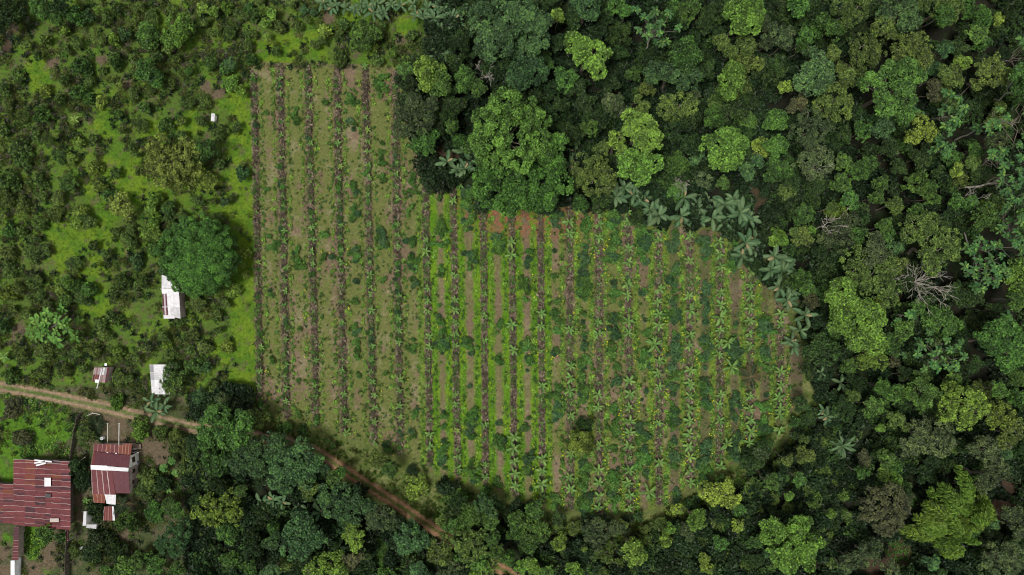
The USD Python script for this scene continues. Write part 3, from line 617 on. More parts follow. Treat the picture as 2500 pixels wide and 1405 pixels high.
def rails(p):
    bar(p, 'rail', at(*hz(830, 568), 1.2), at(*hz(880, 566), 1.2), .07, M_WHITE); bar(p, 'rail', at(*hz(820, 612), 1.2), at(*hz(872, 612), 1.2), .07, M_WHITE); bar(p, 'rail', at(*hz(872, 636), 1.0), at(*hz(925, 612), 1.0), .07, M_WHITE)
    for x, y in ((878, 566), (870, 612), (922, 614)): vpost(p, 'post', at(*hz(x, y), 1.2), .06, M_POLE)
simple('porch_rail', 'railing', 'pale porch rails at the upper right corner of the red house', rails)
def tarp(p):
    c = [at(*hz(868, 700), 1.0), at(*hz(932, 765), .6), at(*hz(868, 788), 1.0)]; V = np.array(c + [k - [0, 0, .05] for k in c] + [(c[0] + c[1] + c[2]) / 3 - [0, 0, .2]])
    part(p, 'sheet', (V, np.array([[0, 6, 1], [1, 6, 2], [2, 6, 0], [3, 4, 5], [0, 1, 4], [0, 4, 3], [1, 2, 5], [1, 5, 4], [2, 0, 3], [2, 3, 5]])), M_BLUE)
    bar(p, 'edge_pole', at(*hz(868, 806), 1.0), at(*hz(918, 780), .8), .06, M_WHITE)
    vpost(p, 'corner_post', at(*hz(930, 765), .7), .04, M_POLE)
simple('blue_tarp', 'tarp', 'small blue tarp tied to the right wall of the red house', tarp)

# shed roof below the house
def simple_shed(name, cat, label, corners, zs, ncol, nrow, f, ribs='v', wall=M_WALLB, edge_side='u'):
    p = thing(name, cat, label); Q = [at(*c, z) for c, z in zip(corners, zs)]
    for i in range(ncol):
        for r in range(nrow):
            u0, u1, v0, v1 = i / ncol, (i + 1) / ncol, r / nrow, (r + 1) / nrow + (.02 if r < nrow - 1 else 0)
            colr, e = f(i, r)
            panel(p, 'roof_sheet', [bil(Q, u0, v0), bil(Q, u1, v0), bil(Q, u1, v1), bil(Q, u0, v1)], colr, edge=e, rng=brng, ribs=ribs, edge_side=edge_side, lift=.012 * (i % 2) + .015 * (r % 2))
    shed_walls(p, Q, zs, wall)
    return p
simple_shed('small_red_shed', 'shed', 'small shed below the red house with half red half white roof', [(254.5, 1237), (278, 1237), (281, 1271.5), (252, 1271)], (2.2, 2.2, 2.0, 2.0), 5, 1, lambda i, r: (WHITE if i == 4 else REDC * .9 + RUST * .2, .9 if i % 2 == 0 and i < 4 else .2))
# L shaped white thing
simple_shed('white_roof_strip', 'shed', 'narrow upright white roof strip beside the round shrub below the house', [(204.5, 1249), (211, 1249), (210.5, 1284), (202, 1284)], (2.2, 2.2, 2.2, 2.2), 1, 4, lambda i, r: (WHITE * .82, 0), ribs='u', wall=M_WALLW)
simple_shed('white_crate', 'shed', 'small flat white roof at the foot of the narrow white strip', [(212, 1281), (236, 1281), (235, 1292), (210, 1289)], (1.4, 1.4, 1.3, 1.3), 3, 1, lambda i, r: (WHITE * .7, 0), wall=M_WALLW)
simple_shed('white_box', 'shed', 'tiny white roof standing alone on the upper orchard lawn', [(516, 277), (525, 278), (523.5, 297), (515, 296)], (1.1, 1.1, 1.0, 1.0), 1, 2, lambda i, r: (WHITE * .85, 0), wall=M_WALLW)
def whitething(p):
    m = trimesh.creation.icosphere(2, .42); v = np.array(m.vertices) * [1.2, .7, .7]; o = at(198, 1339, .3); part(p, 'sack_body', (v @ np.array([[.8, .5, 0], [-.5, .8, 0], [0, 0, 1]]) + o, np.array(m.faces)), M_WHITE, smooth=True)
    part(p, 'sack_tie', box(*(o + [.42, .26, .05]), .18, .16, .14, .6), M_POLE)
simple('white_sack', 'sack', 'small white sack lying on rough grass right of the rusty building', whitething)
# long white shed with half rusted strip
Wd = thing('long_white_shed', 'shed', 'long narrow shed with white sheet roof, half under the dome tree')
def wz(x, y): return 360 + x / 9.366, 640 + y / 9.366
def wpan(c, zs, n, f, name='roof_sheet', rows=1):
    Q = [at(*wz(*k), z) for k, z in zip(c, zs)]
    for i in range(n):
        colr, e = f(i); panel(Wd, name, [bil(Q, i / n, 0), bil(Q, (i + 1) / n, 0), bil(Q, (i + 1) / n, 1), bil(Q, i / n, 1)], colr, edge=e, rng=brng, ribs='v', edge_side='u', lift=.012 * (i % 2), edge_col=(.5, .5, .52))
wpan([(330, 150), (700, 150), (712, 620), (325, 620)], (2.3, 2.3, 3.0, 3.0), 6, lambda i: (WHITE * brng.uniform(.92, 1.02), .35))
wpan([(324, 612), (713, 612), (721, 722), (334, 726)], (3.06, 3.06, 3.05, 3.05), 2, lambda i: (WHITE * 1.02, 0), 'ridge_cap')
wpan([(335, 722), (440, 722), (470, 1212), (362, 1212)], (3.0, 3.0, 2.35, 2.35), 3, lambda i: ([np.array([.13, .05, .06]), np.array([.55, .47, .52]), np.array([.14, .06, .07])][i], .5))
wpan([(440, 722), (722, 722), (745, 1040), (455, 1040)], (3.0, 3.0, 2.55, 2.55), 4, lambda i: (WHITE * brng.uniform(.93, 1.02), .2))
wpan([(455, 1036), (745, 1036), (757, 1296), (470, 1240)], (2.53, 2.53, 2.25, 2.25), 4, lambda i: (BARE_METAL * (1.0 if i > 0 else 1.3) * brng.uniform(.95, 1.1), .3))
wpan([(368, 1212), (625, 1225), (625, 1296), (375, 1300)], (2.34, 2.33, 2.25, 2.25), 2, lambda i: (BARE_METAL * 1.15, 0))
bar(Wd, 'batten', at(*wz(335, 1030), 2.66), at(*wz(752, 1028), 2.66), .05, M_WHITE); bar(Wd, 'batten', at(*wz(300, 618), 3.14), at(*wz(720, 610), 3.14), .05, M_POLE)
shed_walls(Wd, [at(*wz(*k), 2.3) for k in ((330, 150), (705, 150), (755, 1290), (372, 1290))], (2.3, 2.3, 2.3, 2.3), M_WALLB)
# small patched shed
def pz(x, y): return 200 + x / 10.87, 870 + y / 10.87
Ps = simple_shed('patched_shed', 'shed', 'small tilted shed with patched red and white roof and long white pole', [pz(330, 305), pz(725, 300), pz(655, 715), pz(270, 665)], (2.1, 2.1, 1.9, 1.9), 7, 2, lambda i, r: ([[RUST * .5 + WHITE * .3, REDC * .8], [REDC * .9 + .1, RUST * .5 + REDC * .5], [np.array([.3, .24, .25]), REDC], [np.array([.35, .28, .3]), np.array([.28, .17, .18])], [WHITE * .85, RUST * .5 + .12], [WHITE * .4, np.array([.3, .2, .2])], [REDC * .8, DARKR * 1.4]][i][r], .7))
bar(Ps, 'long_pole', at(*pz(535, 330), 2.25), at(*pz(398, 855), 1.9), .085, M_WHITE)
part(Ps, 'white_patch', box(*at(*pz(395, 665), 2.08), .62, .62, .03, -.15), M_WHITE); part(Ps, 'white_patch', box(*at(*pz(632, 225), 1.7), .45, .5, .03, .1), M_WHITE)
# half hidden white hut
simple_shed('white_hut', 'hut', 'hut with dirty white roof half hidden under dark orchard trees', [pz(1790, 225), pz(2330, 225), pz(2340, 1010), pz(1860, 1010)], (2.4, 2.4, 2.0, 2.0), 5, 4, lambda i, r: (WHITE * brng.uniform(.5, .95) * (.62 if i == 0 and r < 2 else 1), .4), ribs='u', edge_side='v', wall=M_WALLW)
# dark fence right of the rusty building
Fe = thing('yard_fence', 'fence', 'dark plank fence running down from right corner of the rusty building')
for k in range(14):
    y = 1322 + k * 7.6; x = 166 - (y - 1322) * .03
    part(Fe, 'plank', box(*at(x, y, .8), .07, .54, 1.6 + brng.uniform(-.15, .1), brng.normal() * .04), M_FENCE)
for k in range(4): vpost(Fe, 'post', at(165 - k * .9, 1324 + k * 30, 1.75), .07, M_FENCE)
Fe = thing('yard_fence', 'fence', 'dark plank fence between bright lawn and the house yard')
for k in range(16):
    x, y = [(194 - 2 * k, 1012 + 7 * k) if k < 7 else (182 - (k - 7) * .9, 1061 + 7 * (k - 7)) for k in [k]][0]
    part(Fe, 'plank', box(*at(x, y, .6), .07, .5, 1.2 + brng.uniform(-.3, .1), brng.normal() * .12 + (.25 if k < 7 else 0)), M_FENCE)
vpost(Fe, 'post', at(194, 1012, 1.4), .07, M_FENCE); vpost(Fe, 'post', at(174, 1126, 1.4), .07, M_FENCE)

# ------------------------------------------------------------------ trees of the orchard (left)
OG, FG = None, None
# the dome tree
t = dict(TYPES['g']); TYPES['dome'] = dict(c=(.050, .116, .017), sub=.85, leaf=.34, dens=30, fz=.62, look='dense dome shaped', twig=0, jit=.3, mat=foliage_mat('leaves_dome', (.050, .116, .017), trans=.15))
TYPES['knob'] = dict(c=(.040, .095, .032), sub=.42, leaf=.34, dens=26, fz=.7, look='knobbly green', twig=0, mat=foliage_mat('leaves_knob', (.040, .095, .032)))
x, y = zp('B', 1460, 465)
plant('dome', 9.5, [(x, y, 91), (x - 14, y + 20, 68), (x + 18, y + 12, 68), (x + 2, y - 20, 66)], name='dome_tree', label='large round dome tree with tight green crown beside the long white shed')
many('A', 'd', 6, [(60, 60, 95), (20, 160, 70), (430, 30, 70)])
many('A', 'g', 4.5, [(330, 70, 85), (530, 110, 75), (420, 130, 55)])
many('A', 'b', 4, [(640, 110, 55), (905, 250, 55), (1690, 460, 50), (1765, 1270, 60)])
many('A', 'l', 4, [(710, 70, 38), (830, 278, 55), (1480, 65, 52), (1560, 80, 45), (1650, 50, 55), (1695, 605, 75), (1755, 665, 55)])
one('A', 'l', 5.2, [(1340, 185, 75), (1265, 285, 70), (1310, 240, 60)])
one('A', 'g', 4.6, [(1080, 235, 62), (1100, 300, 60), (1060, 280, 50)])
one('A', 'g', 4.2, [(1080, 515, 70), (1135, 580, 60), (1040, 540, 40)])
many('A', 'y', 3, [(330, 660, 52), (465, 215, 45), (735, 750, 62), (580, 1030, 55), (690, 1230, 72), (730, 1360, 60), (520, 1150, 60), (415, 980, 38), (870, 620, 40)])
many('A', 'g', 3.6, [(600, 490, 80), (590, 690, 78), (660, 710, 50), (300, 840, 80), (500, 1340, 75), (60, 1330, 95), (430, 1140, 70), (1650, 490, 75), (1540, 470, 60), (1370, 520, 35), (840, 460, 55), (270, 410, 38)])
many('A', 'd', 3, [(465, 570, 58), (860, 830, 50), (1060, 790, 70), (130, 1080, 110), (280, 1330, 90), (1600, 1195, 65), (960, 1090, 55), (840, 1270, 60), (1200, 910, 85), (1610, 975, 80), (1140, 410, 70), (830, 400, 55), (1320, 990, 60), (1160, 560, 50), (20, 950, 70), (180, 1170, 90), (30, 660, 60)])
many('A', 's', 2.6, [(980, 700, 90), (1010, 900, 95), (1490, 735, 85), (1390, 750, 80), (1740, 930, 60), (680, 1020, 65), (1000, 500, 60), (1220, 640, 80), (650, 600, 60), (450, 730, 70), (120, 550, 90), (60, 780, 85), (160, 860, 80), (1000, 1120, 50), (1290, 420, 70), (1240, 360, 60), (900, 960, 55), (1470, 880, 55), (1330, 880, 60), (480, 370, 60), (730, 300, 60), (560, 330, 60), (340, 1000, 75), (260, 980, 60), (960, 170, 80), (1120, 110, 80), (1250, 70, 80), (1000, 60, 80), (860, 60, 70), (800, 150, 70), (1780, 110, 100), (1700, 230, 80), (1560, 240, 80), (1480, 170, 60), (1800, 250, 60), (200, 320, 60), (330, 300, 70)])
one('A', 'oy', 5.5, [(1160, 1095, 80), (1240, 1210, 110), (1380, 1185, 105), (1370, 1100, 80), (1200, 1290, 85), (1330, 1280, 90), (1110, 1190, 50)], name='orchard_tree', label='large spreading olive tree on the lawn above the dome tree')
one('A', 'g', 5, [(1480, 1125, 80), (1540, 1080, 45)])
one('A', 'y', 3.4, [(1490, 1310, 70), (1540, 1340, 50)])
# B
one('B', 'oy', 3.6, [(880, 60, 60), (920, 130, 60), (850, 110, 45)])
many('B', 'y', 3.6, [(590, 150, 70), (560, 240, 60), (430, 715, 48), (60, 740, 80)])
many('B', 'd', 3, [(650, 200, 75), (680, 385, 58), (690, 535, 32), (600, 770, 120), (1230, 200, 60), (900, 640, 80), (820, 920, 80), (1300, 1330, 100), (1400, 1260, 90), (760, 440, 45), (70, 1340, 80)])
many('B', 'g', 3.4, [(490, 670, 70), (560, 690, 75), (640, 700, 60), (480, 800, 60), (1230, 110, 70), (1120, 430, 60), (60, 290, 60), (30, 980, 60), (600, 180, 40), (790, 20, 60)])
many('B', 'l', 4, [(1120, 40, 58), (1100, 120, 52), (1120, 200, 56), (1100, 285, 78), (1160, 320, 50), (490, 655, 38)])
many('B', 'o', 3, [(960, 280, 60), (850, 290, 60), (230, 640, 90), (70, 450, 90), (230, 440, 100), (70, 570, 90), (400, 150, 80), (290, 240, 80), (60, 60, 90), (170, 110, 90), (160, 1190, 85), (340, 1180, 95), (300, 1310, 80), (480, 1300, 80), (680, 1150, 80), (1230, 1200, 85), (1200, 1060, 60), (1440, 810, 75), (1500, 1130, 70), (1590, 900, 60), (1380, 820, 50), (1400, 1040, 60), (130, 700, 80), (240, 760, 80), (430, 30, 70), (310, 30, 60), (1230, 1290, 70), (730, 960, 70)])
many('B', 'y', 2.8, [(850, 1160, 72), (1660, 1120, 70), (1710, 720, 75), (1780, 450, 55), (1790, 600, 40), (1770, 540, 30), (1210, 1120, 40)])
many('B', 's', 2.4, [(930, 340, 80), (980, 380, 70), (520, 510, 85), (550, 560, 50), (340, 430, 60), (280, 640, 60), (1060, 640, 70), (1020, 680, 60), (850, 720, 70), (770, 1020, 60), (1060, 1130, 60), (1000, 1230, 60), (580, 1040, 70), (560, 1180, 60), (620, 1300, 60), (870, 1330, 80), (950, 1350, 60), (1560, 180, 80), (1620, 200, 70), (1650, 820, 60), (1560, 720, 60), (1600, 1000, 50), (170, 300, 70), (250, 330, 60), (20, 160, 60), (1330, 180, 60), (1440, 60, 60), (1560, 60, 50), (1680, 40, 40), (90, 860, 60), (200, 880, 60), (360, 820, 60), (310, 760, 60)])
many('B', 'b', 3.4, [(985, 500, 78), (1500, 1280, 50), (1640, 60, 40)], look='pale bluish green tree')
many('B', 'k', 2.8, [(1080, 1130, 45), (250, 590, 40)])
# C
many('C', 'w', 2.6, [(85, 190, 88), (150, 405, 62)], look='dark rounded bush')
many('C', 'l', 3.2, [(840, 148, 72), (1030, 300, 62), (1010, 370, 58)], look='bright green leafy shrub')
many('C', 'o', 3, [(610, 385, 62), (1300, 450, 90), (1390, 540, 80), (1380, 650, 90), (1070, 770, 95), (1560, 60, 80), (1650, 120, 70), (1480, 1110, 85), (1440, 1320, 100), (1170, 360, 60), (1080, 700, 60), (1290, 380, 50)])
many('C', 'b', 4, [(1440, 110, 66), (1470, 60, 40)])
many('C', 'd', 3, [(560, 650, 85), (600, 720, 60), (540, 600, 45), (700, 950, 75), (720, 1150, 110), (820, 1200, 80), (680, 1230, 70), (880, 1250, 70), (1180, 740, 55), (1560, 1200, 60)])
one('C', 'g', 9.5, [(1590, 220, 70), (1530, 320, 72), (1520, 420, 62), (1640, 310, 80), (1720, 400, 80), (1790, 290, 80), (1650, 430, 50)], label='tall clumped green tree covering the track right of the houses')
one('C', 'g', 7.5, [(1530, 530, 66), (1590, 600, 62), (1680, 540, 52), (1540, 620, 40)], label='clumped green tree just below the tallest tree over the track')
many('C', 'g', 4.5, [(1120, 940, 85), (1230, 880, 60), (1280, 930, 65), (930, 1020, 78), (1690, 1090, 85), (1700, 1300, 95), (1120, 1310, 80), (930, 1340, 100), (330, 1105, 62), (440, 1130, 40), (780, 1360, 40), (1000, 1290, 60), (1290, 1360, 60)])
one('C', 'y', 5.5, [(1490, 930, 75), (1570, 980, 75), (1520, 860, 50), (1620, 900, 60), (1700, 840, 60), (1720, 960, 60)])
one('C', 'knob', 6, [(1280, 1130, 95), (1210, 1180, 60), (1340, 1070, 60), (1290, 1210, 60)], name='conifer', look='knobbly spiky green conifer')
many('C', 'w', 3.5, [(1440, 1330, 90)])
# D (top edge of the field)
many('D', 'l', 4, [(140, 80, 55), (190, 110, 50), (140, 170, 50), (1065, 395, 42)])
many('D', 'y', 3.2, [(575, 225, 60), (150, 275, 38), (190, 310, 30), (930, 345, 45)])
many('D', 'o', 3, [(240, 190, 65), (375, 190, 65), (500, 320, 60), (690, 250, 55), (330, 20, 75), (100, 20, 60), (980, 210, 50), (560, 300, 50), (640, 20, 50), (440, 150, 40), (20, 330, 60), (40, 250, 50)])
many('D', 'd', 2.8, [(720, 170, 65), (690, 400, 72), (700, 460, 50), (960, 440, 65), (1210, 260, 65), (1160, 430, 75), (1250, 420, 50), (225, 370, 55), (1000, 180, 40)])
one('D', 'g', 4.5, [(860, 240, 80), (830, 300, 55), (930, 250, 60), (880, 320, 50)])
many('D', 'g', 3.5, [(40, 430, 55), (60, 100, 60), (30, 60, 60)])
many('D', 'b', 2, [(430, 80, 38), (500, 95, 36)])

# ------------------------------------------------------------------ the forest (right, top and bottom)
one('D', 'l', 10, [(1300, 510, 78), (1370, 520, 72), (1330, 580, 65)], label='round lime topped tree at the field\'s upper right corner')
one('D', 'g', 9, [(1420, 560, 60), (1440, 640, 55), (1380, 650, 55)])
plant('b', 15, [(1180, 40, 34), (1240, 25, 38), (1187, 95, 33), (1212, 112, 34), (1240, 75, 33), (1285, 45, 33), (1318, 55, 30), (1195, 125, 20)], label='tall bluish tree touching the top edge right of the banana clump')
plant('b', 12, [(1265, 100, 22), (1255, 128, 20), (1318, 95, 24), (1310, 60, 26), (1300, 120, 16)])
many('D', 'd', 7, [(1560, 300, 85), (1540, 450, 80), (1180, 620, 65), (1500, 780, 90), (1480, 850, 70), (1580, 520, 70)])
many('D', 'g', 8, [(1620, 600, 95), (1700, 640, 70), (1500, 930, 60)])
one('D', 'k', 9, [(1240, 800, 95), (1180, 880, 85), (1310, 830, 70), (1280, 900, 85), (1150, 950, 60), (1360, 760, 45)], look='broad grey green tree leaning over the field edge')
one('D', 'g', 6, [(1290, 1010, 75), (1330, 1060, 60), (1250, 1060, 50), (1370, 990, 40)])
plant('m', 18, [(1240, 258, 36), (1205, 295, 40), (1290, 295, 42), (1255, 335, 55), (1185, 365, 38), (1300, 350, 40), (1225, 385, 40), (1170, 330, 22), (1270, 385, 30)], label='tallest broad lime green tree on the upper edge of the field', dens=1.1)
plant('m', 14, [(1345, 352, 20), (1330, 378, 26), (1365, 345, 18)], look='small green crown beside the tallest lime tree')
plant('m', 14, [(1230, 425, 48), (1205, 465, 45), (1270, 440, 46), (1310, 440, 42), (1345, 440, 36), (1260, 485, 40), (1300, 480, 38), (1340, 480, 30), (1355, 400, 22), (1180, 430, 22), (1240, 500, 25)], label='broad mid green tree overhanging the upper edge of the crop rows', dens=1.1)
one('G', 'b', 11, [(180, 480, 105), (250, 540, 80), (120, 560, 75), (160, 610, 45)])
one('G', 'b', 12, [(620, 60, 85), (560, 10, 60), (660, 100, 50)])
many('G', 'y', 10, [(410, 110, 55)])
one('G', 'l', 13, [(520, 310, 65), (590, 350, 65), (660, 390, 72), (720, 400, 65), (700, 510, 62), (640, 480, 45), (560, 420, 40)], label='slanting lime green tree below the top edge centre')
many('G', 'd', 8, [(400, 320, 65), (380, 660, 65), (540, 650, 75), (870, 390, 55), (890, 260, 80), (700, 230, 65), (510, 985, 90), (700, 880, 100), (330, 850, 80), (260, 740, 80), (420, 760, 60), (1540, 100, 90), (1480, 200, 60), (1700, 800, 100), (1500, 520, 70), (800, 620, 70), (620, 760, 70), (1330, 170, 50), (1620, 20, 60), (760, 130, 60), (330, 20, 70)])
many('G', 'g', 9, [(460, 570, 80), (970, 530, 62), (1350, 90, 72), (1400, 40, 50), (1560, 870, 90), (1280, 1200, 95), (640, 930, 60), (1620, 1340, 55), (830, 30, 70), (900, 90, 50)])
many('G', 'o', 9, [(1060, 640, 62), (1040, 770, 60), (1000, 720, 40), (1620, 310, 65), (1800, 460, 90), (1800, 340, 80), (1690, 380, 60), (720, 1080, 50)])
one('G', 'l', 13, [(1720, 90, 75), (1810, 40, 85), (1800, 170, 80), (1730, 210, 45), (1850, 110, 60)], label='bright lime tree at the top edge, right of centre')
one('G', 'g', 13, [(1340, 370, 82), (1290, 430, 62), (1390, 430, 60), (1340, 470, 50)])
one('G', 'b', 11, [(1110, 510, 62), (1200, 540, 65), (1280, 560, 70), (1380, 560, 72), (1330, 610, 50), (1090, 570, 40)])
one('G', 'l', 12, [(1680, 530, 72), (1650, 610, 70), (1660, 680, 55), (1710, 600, 50)])
many('G', 'k', 8, [(840, 780, 85), (900, 830, 60), (1470, 1310, 65), (780, 720, 50)])
one('G', 'o', 10, [(1300, 760, 90), (1200, 800, 70), (1380, 780, 60)])
one('G', 'l', 14, [(960, 880, 65), (1050, 920, 75), (1100, 1010, 72), (1010, 1000, 70), (930, 950, 45), (1060, 1070, 45)], label='upper one of two touching lime crowns above the mid field edge', dens=1.1)
one('G', 'y', 12, [(830, 1020, 60), (860, 1080, 45)])
one('G', 'l', 13, [(930, 1210, 70), (1030, 1190, 72), (1010, 1290, 62), (1110, 1200, 62), (950, 1130, 45), (900, 1260, 40)], label='lower one of two touching lime crowns above the mid field edge', dens=1.1)
one('G', 'o', 10, [(600, 1240, 85), (700, 1210, 80), (760, 1290, 75), (660, 1340, 85), (560, 1310, 60), (740, 1370, 60)], label='rounded olive tree between the broad green tree and the lime crowns')
one('G', 'l', 10, [(1550, 1050, 80), (1650, 1010, 82), (1710, 1080, 75), (1600, 1150, 78), (1680, 1170, 60)], look='wide lime green fine leaved tree')
one('G', 'd', 8, [(1330, 1000, 90), (1250, 950, 70), (1400, 1060, 70), (1300, 1090, 60)])
one('G', 'd', 8, [(1260, 860, 80), (1340, 890, 70), (1400, 850, 60)])
many('G', 'b', 6, [(1780, 1210, 65), (1800, 1270, 55), (1850, 1180, 50)])
# J
one('J', 'o', 13, [(530, 55, 72), (650, 70, 75), (600, 125, 70), (700, 20, 45)])
one('J', 'b', 13, [(900, 75, 66), (1010, 80, 75), (1060, 150, 55), (1000, 175, 68), (840, 120, 45)])
one('J', 'o', 12, [(1190, 40, 72), (1310, 80, 80), (1270, 130, 60), (1370, 50, 45)])
one('J', 'o', 12, [(840, 190, 70), (920, 230, 60), (790, 220, 50)])
many('J', 'k', 11, [(60, 260, 80), (130, 310, 60), (160, 220, 45)])
many('J', 'g', 11, [(265, 275, 58), (260, 330, 45)])
one('J', 'g', 11, [(400, 160, 48), (470, 210, 60), (530, 190, 45)])
one('J', 'o', 13, [(680, 350, 75), (740, 410, 80), (650, 420, 60), (780, 340, 50)])
one('J', 'o', 13, [(1000, 340, 78), (1100, 390, 78), (1080, 310, 62), (1150, 440, 50), (960, 400, 50)])
many('J', 'o', 10, [(480, 400, 58), (590, 530, 60), (530, 490, 45), (600, 610, 50), (660, 520, 50)])
one('J', 'b', 13, [(340, 480, 82), (380, 560, 82), (260, 590, 66), (320, 650, 60), (420, 500, 40)])
one('J', 'g', 16, [(1020, 510, 85), (900, 510, 62), (760, 610, 78), (980, 630, 78), (880, 690, 90), (1010, 740, 60), (860, 770, 72), (1000, 850, 58), (1080, 560, 50)], label='tall many lobed green tree in the upper right forest', dens=1.05)
many('J', 'b', 11, [(850, 930, 85), (1290, 370, 52), (1310, 320, 40)])
one('J', 'o', 12, [(460, 720, 90), (520, 800, 85), (400, 800, 70), (440, 650, 50), (560, 740, 50)])
many('J', 'y', 9, [(130, 630, 48), (1690, 150, 48), (1420, 455, 58), (1740, 540, 55), (1380, 1240, 55)])
many('J', 'w', 9, [(235, 755, 60), (180, 790, 40), (1220, 670, 75)])
one('J', 'k', 11, [(300, 880, 85), (350, 960, 80), (240, 960, 75), (290, 1040, 55), (400, 930, 50)])
one('J', 'k', 11, [(330, 1150, 90), (400, 1200, 75), (270, 1180, 60), (330, 1250, 70), (420, 1120, 45)], label='grey green tree with forked white branch right of the lime crowns')
many('J', 'g', 8, [(60, 880, 90), (60, 1070, 95), (50, 1250, 100), (690, 950, 70), (560, 1190, 75), (660, 1250, 70), (730, 1210, 65), (1100, 1330, 80), (1180, 1370, 60), (1520, 1100, 60), (1560, 130, 95), (1450, 60, 80), (1530, 250, 70), (520, 1340, 70), (830, 1330, 60)])
many('J', 'd', 7, [(60, 560, 80), (550, 990, 60), (1400, 360, 60), (1450, 250, 70), (160, 60, 90), (330, 60, 70), (1780, 60, 80), (1130, 1150, 95), (1180, 1090, 60), (760, 1110, 70), (950, 1230, 60), (880, 1100, 60), (1560, 450, 60), (60, 460, 60), (1300, 1320, 50), (1250, 1260, 50), (180, 1330, 60), (640, 830, 60), (620, 420, 40)])
one('J', 'o', 12, [(1640, 480, 72), (1600, 560, 75), (1680, 570, 60), (1560, 500, 50)])
many('J', 'o', 9, [(1350, 570, 75), (1290, 540, 55), (1480, 1190, 55), (1520, 620, 50)])
one('J', 'y', 11, [(1100, 920, 70), (1160, 970, 65), (1070, 990, 55)])
many('J', 'k', 11, [(1680, 1030, 76), (1640, 1060, 40)], look='pale speckled small leaved tree')
# K
many('K', 'l', 6, [(75, 320, 62), (110, 360, 50), (40, 350, 45), (325, 275, 30)])
many('K', 'g', 8, [(250, 170, 75), (600, 60, 78), (660, 310, 65), (850, 260, 70), (880, 320, 50), (240, 640, 80), (290, 690, 60), (590, 1270, 55), (890, 1090, 75), (910, 1150, 50), (1080, 850, 62), (1380, 60, 60), (1090, 130, 60), (1200, 30, 60), (800, 30, 60), (1100, 1370, 75), (1350, 1390, 75), (1490, 80, 50)])
one('K', 'k', 9, [(480, 310, 82), (560, 350, 70), (600, 200, 60), (420, 340, 50), (540, 250, 55)])
many('K', 'o', 8, [(460, 105, 48), (250, 320, 70), (200, 290, 50), (930, 100, 60)])
one('K', 'k', 12, [(770, 380, 68), (800, 460, 68), (750, 500, 50), (790, 330, 40)], look='fluffy grey green tree')
one('K', 'o', 12, [(640, 480, 80), (640, 570, 72), (750, 600, 90), (870, 550, 72), (830, 680, 82), (880, 770, 66), (740, 690, 60), (690, 640, 55)], label='wide olive brown tree just left of the bare dead tree')
one('K', 'o', 12, [(1060, 240, 72), (1170, 215, 75), (1020, 310, 52), (1120, 290, 50)])
one('K', 'o', 13, [(1180, 350, 80), (1300, 330, 76), (1240, 430, 92), (1330, 430, 66), (1180, 540, 66), (1140, 460, 50)], label='wide olive tree above right of the bare dead tree')
plant('l', 15, [zp('K', *c) + (c2 / ZS,) for c, c2 in (((540, 710), 78), ((490, 790), 72), ((600, 830), 75), ((700, 850), 82), ((780, 910), 72), ((540, 940), 92), ((700, 980), 95), ((640, 1060), 85), ((770, 1090), 75), ((560, 660), 40))], label='large bright lime green tree standing at the right edge of the field', dens=1.1)
one('K', 'y', 11, [(750, 1200, 72), (810, 1240, 60), (700, 1240, 50)])
one('K', 'd', 8, [(360, 1130, 90), (420, 1190, 75), (310, 1190, 65), (470, 1140, 50)])
one('K', 'g', 9, [(1240, 880, 62), (1260, 980, 82), (1180, 950, 62), (1340, 960, 60)])
many('K', 'd', 7, [(1090, 1050, 80), (1430, 1030, 75), (990, 1330, 60), (1440, 740, 95), (1350, 720, 65), (1530, 770, 60), (1420, 1300, 70), (500, 420, 60), (430, 560, 70), (1040, 600, 60), (1340, 160, 60), (940, 940, 50), (1650, 860, 55), (1520, 1250, 60), (920, 1000, 60), (380, 440, 60), (160, 420, 50), (880, 480, 40), (560, 1180, 60), (700, 180, 50), (1450, 180, 50), (1300, 220, 40), (1640, 30, 60), (960, 200, 50)])
one('K', 'g', 11, [(1590, 170, 78), (1640, 220, 55), (1540, 220, 50)])
one('K', 'l', 12, [(1840, 530, 62), (1850, 620, 62), (1820, 700, 55), (1780, 640, 45)])
one('K', 'g', 14, [(1620, 1030, 78), (1710, 990, 82), (1800, 1060, 90), (1720, 1140, 90), (1810, 1190, 80), (1640, 1110, 62), (1740, 1250, 60)], label='large grey green tree at right edge, lower middle')
many('K', 'w', 6, [(320, 780, 65), (920, 1240, 45)])
# L
many('L', 'g', 9, [(900, 60, 75), (970, 90, 60), (760, 180, 78), (880, 560, 78), (930, 610, 60), (690, 660, 50), (230, 700, 55), (30, 720, 55), (840, 40, 60), (1700, 60, 60)])
one('L', 'g', 11, [(1100, 50, 80), (1160, 70, 72), (1120, 140, 60)])
one('L', 'y', 13, [(1400, 110, 92), (1480, 190, 90), (1310, 200, 75), (1520, 110, 58), (1440, 270, 60), (1330, 60, 60), (1560, 190, 50)], label='large yellow green tree near the right edge, below middle', dens=1.05)
one('L', 'y', 10, [(1680, 200, 80), (1740, 270, 60), (1640, 280, 50)], dens=.7, look='sparse yellowish tree')
one('L', 'o', 10, [(1770, 370, 75), (1720, 420, 60), (1810, 300, 50)])
one('L', 'k', 11, [(1590, 480, 80), (1620, 560, 66), (1560, 430, 45), (1500, 480, 45)])
one('L', 'k', 11, [(1640, 660, 75), (1580, 700, 60), (1700, 640, 55), (1560, 760, 45)])
many('L', 'b', 7, [(1740, 520, 55), (60, 690, 40), (1200, 1310, 60)])
many('L', 'o', 8, [(950, 260, 68), (1000, 320, 45), (640, 90, 55), (280, 530, 62), (270, 420, 38), (150, 560, 45)])
